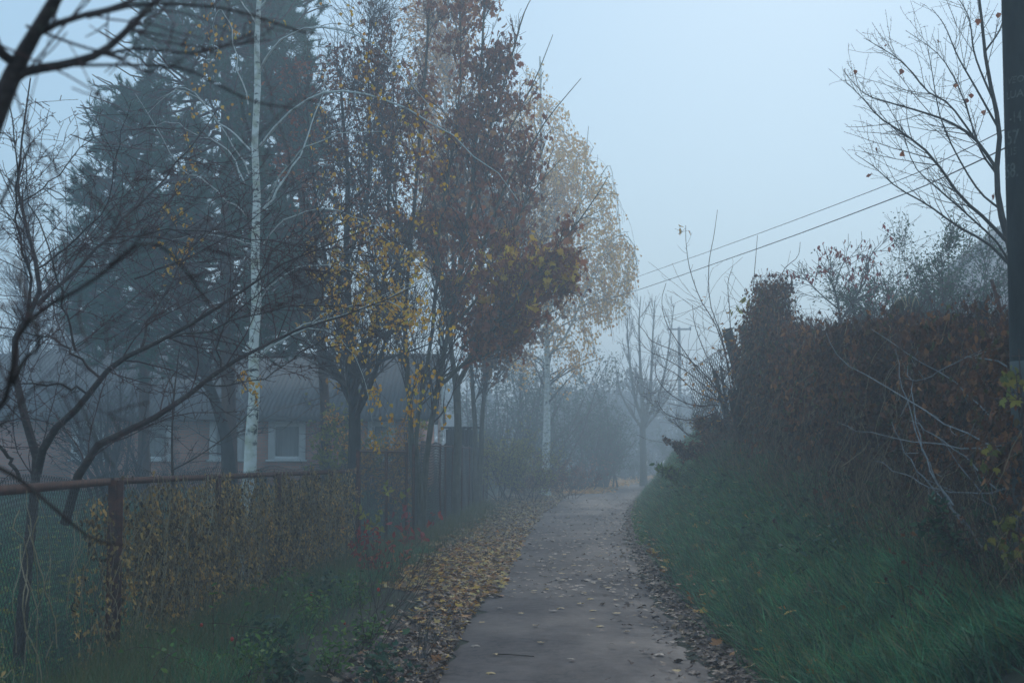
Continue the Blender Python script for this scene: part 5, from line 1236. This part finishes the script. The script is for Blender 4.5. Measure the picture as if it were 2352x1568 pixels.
tuft('ash_shoot', 'yellowish leaf tuft at the tip of the tallest whip shoot', 'shoot', (1566, 522), 24.0, 6, (.08, .12), 'leaf_orange', [T_OVAL], .1)
dense('elder_shrub', 'green leafy shoots hanging off the corner of the bank above the lane', 'shrub', (1572, 1010), 30, .9, .8, 420, 'leaf_green', (.07, .14), twigs=160, stemcol='twig_red', r=.012)

# garden corner netting with leaning posts
nf = thing('garden_netting', 'fine mesh netting with leaning weathered posts at the corner of the overgrown garden', 'fence', (*at(1700, 960, 27)[:2], 2.0))
for a, b, w in (((1670, 755, 26.6), (1708, 900, 26.6), .24), ((1706, 748, 27), (1728, 900, 27), .2), ((1640, 850, 27.5), (1668, 960, 27.5), .1), ((1655, 840, 28.5), (1672, 950, 28.5), .06)):
    A_, B_ = at(*a), at(*b); mb = MB(); mb.tubes(catmull([B_ - (A_ - B_) * .5, B_, A_], 6), np.linspace(w / 2, w / 2.4, 6), 7)
    # flat cap
    po = mb.build('post', M['wood_old'], nf)
def netpatch(quad, cell, r):
    a, b, c, d_ = [np.array(q_) for q_ in quad]
    lw = np.linalg.norm(b - a); lh = np.linalg.norm(d_ - a); n = int(lw / cell); m = int(lh / cell); m += m % 2
    mb = MB(); P = np.zeros((n, m, 3))
    v = np.linspace(0, 1, m)
    for i in range(n):
        u = np.clip((i + .5 + np.where((np.arange(m) + i) % 2 == 0, -.5, .5)) / n, 0, 1)[:, None]; vv = v[:, None]
        P[i] = (a * (1 - u) + b * u) * (1 - vv) + (d_ * (1 - u) + c * u) * vv + np.array([0, 1, 0]) * .03 * np.sin(u * 6 + vv * 4)
    mb.tubes(P, np.full((n, m), r), 3); return mb
netpatch([at(1580, 850, 29.5), at(1655, 800, 28), at(1690, 1000, 28), at(1600, 1010, 29.5)], .055, .0080).build('net', M['wire'], nf)
netpatch([at(1650, 758, 28.4), at(1725, 745, 28), at(1725, 930, 28), at(1668, 960, 28.4)], .055, .0080).build('net', M['wire'], nf)

# dark undergrowth below the netting, on bank top
dense('bush', 'dark tangled undergrowth hanging over the bank below the mesh netting', 'shrub', (1715, 1060), 26.0, 1.5, 1.15, 5500, 'vine_leaf', (.04, .08), twigs=3200, stemcol='vine_stem', r=.012)
dense('bush', 'brown dead undergrowth spilling off the bank corner below the netting', 'shrub', (1640, 1020), 28.2, 1.35, .85, 4500, 'vine_leaf', (.04, .08), twigs=2600, stemcol='vine_stem', r=.012)
dense('bush', 'thin berry bush with tiny dark leaves left of the vine hump', 'shrub', (1735, 900), 26.5, .8, 1.9, 300, 'vine_leaf', (.03, .05), twigs=900, stemcol='twig_dark', r=.008, gap=.5)
dense('bush', 'pale thin shrub behind the netting corner', 'shrub', (1625, 960), 32, 1.6, 2.1, 250, 'leaf_yg', (.03, .05), twigs=700, stemcol='twig_grey', r=.008, gap=.5)

# bare tree by the pole
TY = 13.0
re_ = [(1920, 130), (1970, 60), (2140, -60), (2420, -80), (2420, 700), (2240, 660), (2130, 560), (1940, 370)]
tree('bare_tree', 'bare leafless tree with fine spiky twigs right beside the dark pole', 'tree',
     [([(2352, 760, TY), (2335, 640, TY), (2318, 560, TY), (2297, 480, TY), (2289, 400, TY), (2296, 300, TY), (2280, 220, TY), (2262, 120, TY), (2250, 0, TY), (2230, -120, TY)], .042, .010)],
     [([(2318, 560, TY), (2260, 500, 12.9), (2205, 450, 12.8), (2140, 360, 12.7), (2080, 310, 12.6), (2020, 270, 12.5), (1985, 230, 12.4), (1940, 185, 12.3)], .020, .0025),
      ([(2290, 390, TY), (2240, 320, 13.1), (2180, 280, 13.2), (2110, 255, 13.3), (2040, 235, 13.4), (1985, 215, 13.5), (1937, 163, 13.6)], .018, .0025),
      ([(2240, 320, 13.1), (2180, 240, 13), (2130, 210, 12.9), (2080, 150, 12.8), (2040, 120, 12.8), (1985, 88, 12.8)], .011, .0022),
      ([(2330, 620, TY), (2270, 560, 13.1), (2200, 520, 13.2), (2130, 470, 13.3), (2060, 430, 13.4), (2010, 385, 13.5), (1965, 355, 13.6)], .016, .0025),
      ([(2340, 660, TY), (2300, 570, 12.8), (2230, 500, 12.7), (2150, 430, 12.6), (2100, 380, 12.5), (2070, 290, 12.4)], .014, .0025),
      ([(2296, 300, TY), (2240, 200, 12.8), (2200, 130, 12.6), (2170, 60, 12.5), (2140, 20, 12.4)], .012, .0022),
      ([(2285, 240, TY), (2240, 130, 13.2), (2225, 40, 13.3), (2190, -20, 13.4)], .012, .003),
      ([(2289, 400, TY), (2250, 340, 13.2), (2210, 220, 13.4), (2160, 130, 13.5), (2080, 70, 13.6)], .012, .0022),
      ([(2262, 120, TY), (2300, 60, 12.9), (2310, -20, 12.8)], .010, .004),
      ([(2297, 480, TY), (2250, 440, 12.9), (2200, 360, 12.8), (2160, 270, 12.7), (2140, 160, 12.6), (2128, 95, 12.6)], .012, .0022)],
     [dict(src=[-2], K=110, L=(.3, 1.1), ang=(18, 45), npt=8, up=.04, wob=.07, rr=.5, rtip=.0018, rmax=.006, env=re_, t=(.15, .95)),
      dict(src=[0, -2], K=330, L=(.1, .45), ang=(25, 60), npt=6, up=.03, wob=.09, rr=.6, rtip=.0015, rmax=.003, env=re_),
      dict(src=[0, 1, -2], K=2600, L=(.012, .035), ang=(50, 85), npt=2, wob=0, rr=1, rtip=.0015, rmax=.002)],
     bark='bark_dark', limbmat='bark_dark', twig='twig_dark', sides=12,
     base=(*at(2352, 760, TY)[:2], float(H(*at(2352, 760, TY)[:2]))),
     foliage=[dict(src=[0, 1], n=14, tm=[T_BIRCH], size=(.05, .07), mat='leaf_brown', mode='hang', t=(.5, 1))])
# leafy tree and others behind the hedge
dense('pear_tree', 'small leaved green fruit tree behind the brown vine, left of the house gable', 'tree', (2110, 790), 27, 2.4, 4.0, 9500, 'leaf_pear', (.045, .075), twigs=2400, stemcol='twig_dark', r=.03)
dense('pear_tree', 'taller sparse green fruit tree behind the brown vine, close to the pole', 'tree', (2195, 790), 23, 1.8, 3.6, 7000, 'leaf_pear', (.04, .065), twigs=2200, stemcol='twig_dark', r=.025)
dense('pear_tree', 'thin green shoots poking up at the left of the leafy trees', 'tree', (2050, 770), 28, 1.0, 4.1, 1500, 'leaf_pear', (.04, .065), twigs=500, stemcol='twig_dark', r=.015, gap=.3)
tree('sumac_tree', 'open forked sumac with a few drooping red leaves behind the vine', 'tree',
     [([(1935, 780, 26), (1930, 740, 26), (1925, 700, 26), (1915, 660, 26), (1900, 630, 26)], .03, .012)],
     [([(1930, 740, 26), (1960, 690, 26), (1990, 640, 26), (1995, 600, 26), (2010, 570, 26)], .022, .007), ([(1926, 710, 26), (1890, 680, 26), (1860, 650, 26), (1850, 640, 26)], .015, .006), ([(1933, 760, 26), (1980, 730, 26), (2030, 720, 26), (2060, 690, 26)], .016, .006), ([(1915, 670, 26), (1930, 620, 26), (1945, 590, 26)], .014, .006), ([(1960, 690, 26), (2000, 680, 26), (2030, 640, 26)], .014, .006)],
     [dict(src=[-2], K=60, L=(.4, 1.0), ang=(25, 60), npt=6, up=.08, wob=.1, rr=.6, rtip=.006), dict(K=160, L=(.15, .5), ang=(25, 60), npt=4, up=.05, wob=.1, rr=.8, rtip=.005)],
     bark='twig_grey', limbmat='twig_grey', twig='twig_grey', foliage=[dict(src=[1], n=170, tm=[T_OVAL], size=(.07, .12), mat='leaf_red', clump=40, mode='hang', jit=.08, t=(.6, 1))])
dense('bush', 'brownish orange bush behind the vine below the house gable', 'shrub', (2240, 790), 24, 1.2, 1.3, 700, 'leaf_orange', (.04, .07), twigs=600, stemcol='twig_dark', r=.01, gap=.4)
# wilted plant
wp = thing('wilted_plant', 'drooping wilted plant with four dark bunches of dead leaves on top of the vine', 'plant', (*at(2090, 800, 17)[:2], float(H(*at(2090, 800, 17)[:2]))))
mb = MB(); tips = [(2068, 690), (2052, 700), (2087, 705), (2113, 705)]
top_ = at(2085, 690, 17)
base_ = at(2090, 800, 17)
for t_ in tips: mb.tubes(catmull([base_, (base_ + top_) / 2, at((t_[0] + 2090) / 2, 682, 17), at(*t_, 17)], 8), np.linspace(.012, .006, 8), 5)
mb.build('stem', M['straw'], wp)
M['wilt'] = leafmat('wilt', [(.03, .035, .02), (.08, .06, .03), (.13, .09, .04)], .2)
for t_ in tips:
    c = at(*t_, 17); n = 36; mb = MB(); tv, tf = T_OVAL
    zz_ = np.stack([rs.randn(n) * .015, rs.randn(n) * .015, rs.uniform(-.06, .03, n)], 1); mb.inst(tv, tf, c + zz_, rotM(n, None, .14), np.stack([rs.uniform(.04, .1, n), rs.uniform(.12, .22, n), np.full(n, .1)], 1)); mb.build('leaf_bunch', M['wilt'], wp)
# leaning stake
mb = MB(); mb.tubes(catmull([at(2325, 800, 15), at(2308, 740, 15), at(2277, 642, 15)], 6), np.linspace(.022, .02, 6), 6)
tag(mb.build('stake', M['rust']), 'thin rusty stake leaning above the vine beside the pole', 'stake')
mb = MB(); mb.tubes(catmull([at(1770 + 1570 - 1230 + 1290 - 1300, 1190, 15) * 0 + at(1812, 1262, 15.5), at(1795, 1225, 15.5), at(1777, 1192, 15.5)], 5), np.full(5, .022), 6)
tag(mb.build('pipe', M['rust']), 'short rusty pipe end sticking out of the bank grass', 'pipe')

# pale shoots in front of the hedge
PS = [[(1898, 765, 12.5), (1928, 820, 12.3), (2000, 868, 12), (2100, 932, 11.4), (2200, 988, 10.8), (2330, 1050, 10.2), (2420, 1100, 9.8)],
      [(2000, 755, 13), (2100, 822, 12.4), (2200, 885, 11.8), (2270, 950, 11), (2340, 1030, 10.4), (2420, 1120, 9.8)],
      [(1925, 970, 12), (1990, 994, 11.7), (2100, 1016, 11.2), (2200, 1022, 10.7), (2330, 1030, 10.2), (2420, 1110, 9.8)],
      [(2056, 802, 11.8), (2068, 880, 11.5), (2095, 960, 11.2), (2125, 1050, 10.9), (2160, 1120, 10.6), (2210, 1200, 10.4)],
      [(2085, 840, 11.4), (2092, 900, 11.2), (2108, 985, 11), (2140, 1080, 10.7), (2190, 1160, 10.4)],
      [(2078, 868, 11.4), (2125, 872, 11.2), (2160, 850, 11), (2210, 826, 10.8), (2250, 822, 10.6), (2320, 840, 10.2), (2400, 900, 9.8)],
      [(2048, 968, 11.4), (2080, 1040, 11.2), (2130, 1110, 11), (2200, 1180, 10.7), (2260, 1260, 10.4)],
      [(2090, 965, 11.2), (2150, 1000, 11), (2230, 1060, 10.6), (2300, 1130, 10.2), (2380, 1200, 9.8)],
      [(2010, 1058, 12), (2080, 1090, 11.6), (2150, 1120, 11.2), (2240, 1130, 10.8), (2330, 1120, 10.3)],
      [(2160, 1010, 11), (2220, 1090, 10.8), (2290, 1180, 10.5), (2330, 1230, 10.3)]]
bl = thing('bramble', 'pale grey leafless shoots arching out from beside the pole in front of the vine', 'shrub', (*at(2400, 1150, 9.9)[:2], float(H(*at(2400, 1150, 9.9)[:2]))))
P = np.array([catmull([at(p[0], p[1], p[2] * .90) for p in s], NP) for s in PS]); P[:, 1:-1] += rs.randn(len(P), NP - 2, 3) * .008
Rr = np.linspace(.002, .0065, NP)[None].repeat(len(P), 0)
mb = MB(); mb.tubes(P, Rr, 6); A_ = sprout([(P, Rr)], 34, (.15, .35), (25, 50), 5, wob=.06, rr=.5, rtip=.002, rmax=.003); mb.tubes(*A_, 4)
for p_, r_ in zip(P, Rr):
    for q_ in np.arange(1, NP - 1): mb.tubes(np.array([p_[q_] - (p_[q_ + 1] - p_[q_]) * .06, p_[q_], p_[q_] + (p_[q_ + 1] - p_[q_]) * .06]), np.array([.6, 1.45, .6]) * r_[q_], 6)
mb.build('stem', M['cane'], bl, True)

# the concrete pole with painted numbers
pc = at(2374, 900, 9.0); px0 = float(pc[0]); pz = float(H(px0, 9.0))
pr = lambda z: .142 - .0045 * (z - 1.5)
pole = thing('utility_pole', 'thick dark pole with hand painted pale numbers at the right edge', 'pole', (px0, 9.0, pz))
def pole_mat(name, c0, c1):
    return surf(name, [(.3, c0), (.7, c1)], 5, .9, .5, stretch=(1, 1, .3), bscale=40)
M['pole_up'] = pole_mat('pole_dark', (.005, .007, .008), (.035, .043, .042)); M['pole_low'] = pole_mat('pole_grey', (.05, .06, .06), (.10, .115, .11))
def polemesh(z0, z1, extra=0.0):
    zs_ = np.linspace(z0, z1, 26); n = 40; a = np.arange(n) * 2 * PI / n
    V = np.array([[px0 + (pr(z) + extra) * math.cos(t), 9.0 + (pr(z) + extra) * math.sin(t), z] for z in zs_ for t in a])
    idx = np.arange(len(V)).reshape(-1, n); mb = MB(); mb.raw(V, [np.stack([idx[:-1], np.roll(idx, -1, 1)[:-1], np.roll(idx, -1, 1)[1:], idx[1:]], -1).reshape(-1, 4)])
    c_ = np.array([[px0, 9.0, z1]]); o = mb.n; mb.raw(c_, []); top = idx[-1]
    mb.F.append(np.stack([top, np.roll(top, -1), np.full(n, o)], 1)); return mb
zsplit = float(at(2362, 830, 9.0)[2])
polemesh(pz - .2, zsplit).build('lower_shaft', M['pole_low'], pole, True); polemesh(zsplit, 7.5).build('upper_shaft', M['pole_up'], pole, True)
mb = MB(); mb.box((px0, 9.0, 7.1), (1.3, .08, .1)); mb.build('crossarm', M['wood_old'], pole)
for dx in (-.55, .55):
    mb = MB(); ball(mb, (px0 + dx, 9.0, 7.23), .05, 10, 1.4); mb.build('insulator', M['white'], pole)
M['paint_pale'] = surf('paint_pale', [(.35, (.03, .036, .034)), (.62, (.12, .135, .125))], 30, .9, 0)
M['paint_black'] = surf('paint_black', [(.35, (.012, .014, .016)), (.8, (.04, .045, .05))], 12, .9, 0)
def paint(txt, cx, cy, hpx, mat, name='painted_number', shear=0.0, wpx=None):
    c = bpy.data.curves.new('t', 'FONT'); c.body = txt; c.size = 1; c.align_x = 'CENTER'; c.align_y = 'CENTER'; c.resolution_u = 3; c.offset = .012; c.shear = shear
    o = bpy.data.objects.new('t', c); C.objects.link(o)
    me = bpy.data.meshes.new_from_object(o); bpy.data.objects.remove(o)
    bm_v = np.zeros(len(me.vertices) * 3); me.vertices.foreach_get('co', bm_v); v = bm_v.reshape(-1, 3)
    hh = v[:, 1].max() - v[:, 1].min(); s = (hpx / 363.) / hh
    cz = float(at(cx, cy, 8.87)[2])
    # angle on the cylinder that shows at cx
    ax = (at(cx, cy, 8.88)[0] - px0) / pr(cz)
    a0 = math.asin(max(-.95, min(.95, ax)))
    sw = s if wpx is None else (wpx / 363.) / (v[:, 0].max() - v[:, 0].min())
    out = np.zeros_like(v)
    wob = .004
    for i, (x, y, _) in enumerate(v):
        z = cz + y * s; r = pr(z) + .0015; t = a0 + x * sw / r
        out[i] = [px0 + r * math.sin(t), 9.0 - r * math.cos(t), z]
    out -= parent_world(pole)
    me.vertices.foreach_set('co', out.astype(np.float32).ravel()); me.materials.clear()
    link(name, me, M[mat], pole)
paint('VEO  A', 2345, 180, 16, 'paint_pale', 'painted_writing', .2); paint('LUAMU', 2347, 213, 18, 'paint_pale', 'painted_writing', .1)
paint('-14', 2336, 266, 26, 'paint_pale', wpx=30); paint('57', 2332, 312, 34, 'paint_pale', wpx=34); paint('1,15', 2330, 344, 20, 'paint_pale', wpx=30); paint('58.', 2331, 388, 34, 'paint_pale', wpx=38)
paint('50', 2342, 868, 26, 'paint_black'); paint('_', 2342, 888, 4, 'paint_black', wpx=18); paint('21', 2343, 910, 24, 'paint_black')
# sapling with yellow leaves by the pole
tree('maple_sapling', 'thin sapling with hanging yellow green leaves in front of the lower pole', 'sapling',
     [([(2385, 1500, 8.4), (2375, 1350, 8.4), (2360, 1200, 8.4), (2352, 1060, 8.4), (2345, 900, 8.4), (2340, 800, 8.4)], .010, .003)],
     [([(2360, 1200, 8.4), (2320, 1120, 8.5), (2275, 1065, 8.6), (2250, 1045, 8.6)], .005, .002), ([(2365, 1250, 8.4), (2330, 1220, 8.3), (2290, 1200, 8.3)], .005, .002), ([(2352, 1000, 8.4), (2330, 900, 8.4), (2325, 870, 8.4)], .004, .002), ([(2370, 1330, 8.4), (2330, 1290, 8.3), (2300, 1270, 8.2)], .004, .002)],
     [dict(src=[-2], K=22, L=(.08, .2), ang=(20, 60), npt=4, up=-.05, wob=.08, rr=.5, rtip=.0014)], bark='twig_dark', twig='twig_dark',
     foliage=[dict(src=[0], n=70, tm=T_MAPLE, size=(.035, .06), mat='leaf_ygd', mode='hang', jit=.03)])
tuft('maple_shoot', 'few bright yellow maple leaves in front of the grey band of the pole', 'shoot', (2338, 880), 8.2, 6, (.055, .08), 'leaf_yg', T_MAPLE, .12)
# shrubs / weeds bottom right
twiggy('dry_weed', 'dark dead weed with curled seed heads in the lower right corner', 'weed', 2120, 1480, .3, .8, 9, 'twig_dark', .1, (50, (.03, .05), 'vine_leaf', T_CR), z=.5, K2=60)
twiggy('dry_weed', 'brown weed stalks in front of the foot of the pole', 'weed', 2260, 1470, .3, .9, 10, 'twig_dark', .0, (60, (.04, .06), 'vine_leaf', T_CR), z=.5, K2=60)
dense('bush', 'dark low bush hiding the foot of the pole', 'shrub', (2330, 1350), 9.3, 1.0, .95, 1500, 'leaf_green_dk', (.03, .07), twigs=700, stemcol='twig_dark', r=.008, gap=.3)

# far utility poles
def fpole(label, px, top, Y, arm):
    b = at(px, 1000, Y); z0 = float(H(b[0], Y)); zt_ = at(px, top, Y)[2]
    e = thing('utility_pole', label, 'pole', (b[0], Y, z0))
    mb = MB(); mb.tubes(np.array([[b[0], Y, z0 + (zt_ - z0) * t] for t in np.linspace(0, 1, 6)]), np.linspace(.15, .10, 6), 10); mb.build('shaft', M['concrete'], e, True)
    mb = MB(); mb.box((b[0], Y, zt_ - .12), (arm, .1, .12)); mb.build('crossarm', M['concrete'], e)
    for dx in (-.45, 0, .45):
        mb = MB(); ball(mb, (b[0] + dx * arm, Y, zt_ + .02), .07, 8, 1.4); mb.build('insulator', M['white'], e)
    return np.array([b[0], Y, zt_])
p1 = fpole('faint grey utility pole with a crossarm in the fog right of the lone bare tree', 1562, 752, 100, 1.7)
p2 = fpole('pale concrete pole barely visible in the fog behind the vine hump', 1810, 650, 95, 1.6)
def wire(label, pts, r):
    P = catmull([at(*p) for p in pts], 20); mb = MB(); mb.tubes(P, np.full(20, r), 5)
    tag(mb.build('power_line', M['cable']), label, 'cable', 'power lines over the lane')
wire('upper power line slanting up from the golden birch to the bare tree by the pole', [(1180, 752, 70), (1400, 660, 50), (1700, 552, 34), (2040, 424, 24), (2200, 352, 19), (2420, 240, 15)], .007)
wire('thicker lower power line slanting up across the lane', [(1150, 750, 66), (1380, 692, 46), (1700, 585, 30), (2040, 460, 21), (2200, 392, 17), (2420, 285, 13)], .0085)
wire('thinnest power line low behind the sumac', [(1810, 652, 95), (1960, 606, 60), (2120, 548, 34), (2420, 430, 26)], .005)

# ------------------------------------------------------------------ fog, sky, light, camera
bpy.ops.mesh.primitive_cube_add(size=1)
hz = bpy.context.object; hz.name = 'haze'; hz.data.name = 'haze'
hz.location = (5, 112, 7.75); hz.scale = (250, 275, 20.5)
m = bpy.data.materials.new('fog'); m.use_nodes = True; nt = m.node_tree; nt.nodes.clear()
o_ = nt.nodes.new('ShaderNodeOutputMaterial'); pv = nt.nodes.new('ShaderNodeVolumePrincipled')
DENS = .0081
pv.inputs['Color'].default_value = (.73, .85, .94, 1); pv.inputs['Density'].default_value = DENS; pv.inputs['Anisotropy'].default_value = .45
nt.links.new(pv.outputs[0], o_.inputs['Volume']); hz.data.materials.append(m)
tag(hz, kind='stuff', label='pale blue autumn fog filling the whole lane')

SUN_EL, SUN_AZ = R(26), R(12)
w = bpy.data.worlds.new('World'); scene.world = w; w.use_nodes = True; nt = w.node_tree; nt.nodes.clear()
wo = nt.nodes.new('ShaderNodeOutputWorld'); bg = nt.nodes.new('ShaderNodeBackground'); sk_ = nt.nodes.new('ShaderNodeTexSky')
sk_.sky_type = 'NISHITA'; sk_.sun_disc = False; sk_.sun_elevation = SUN_EL; sk_.sun_rotation = SUN_AZ; sk_.air_density = 1.5; sk_.dust_density = .5; sk_.ozone_density = 3
mx = nt.nodes.new('ShaderNodeMix'); mx.data_type = 'RGBA'; mx.inputs[0].default_value = .65; mx.inputs[7].default_value = (5.0, 7.8, 10.5, 1)
nt.links.new(sk_.outputs[0], mx.inputs[6]); nt.links.new(mx.outputs[2], bg.inputs[0]); nt.links.new(bg.outputs[0], wo.inputs[0])
bg.inputs[1].default_value = .102
sl = bpy.data.lights.new('sun', 'SUN'); so = bpy.data.objects.new('sun', sl); C.objects.link(so)
sl.energy = 1.0; sl.angle = R(25); sl.color = (1, .93, .84)
from mathutils import Vector
dv_ = Vector((math.sin(SUN_AZ) * math.cos(SUN_EL), math.cos(SUN_AZ) * math.cos(SUN_EL), math.sin(SUN_EL)))
so.rotation_euler = dv_.to_track_quat('Z', 'Y').to_euler(); so.location = (0, 0, 40)

cd = bpy.data.cameras.new('camera'); cam = bpy.data.objects.new('camera', cd); C.objects.link(cam)
cam.location = (0, 0, CAMZ); cam.rotation_euler = (R(90) + PITCH, 0, 0)
cd.sensor_width = 36; cd.lens = 36 * F / 2352; cd.clip_start = .05; cd.clip_end = 1000
cd.dof.use_dof = True; cd.dof.focus_distance = 19; cd.dof.aperture_fstop = 4.0
scene.camera = cam
scene.view_settings.view_transform = 'Standard'; scene.view_settings.look = 'None'; scene.view_settings.gamma = 1; scene.view_settings.exposure = 0
cy_ = scene.cycles
cy_.use_denoising = True; cy_.volume_bounces = 2; cy_.max_bounces = 6; cy_.diffuse_bounces = 3; cy_.transmission_bounces = 3; cy_.transparent_max_bounces = 6; cy_.glossy_bounces = 2
cy_.caustics_reflective = False; cy_.caustics_refractive = False
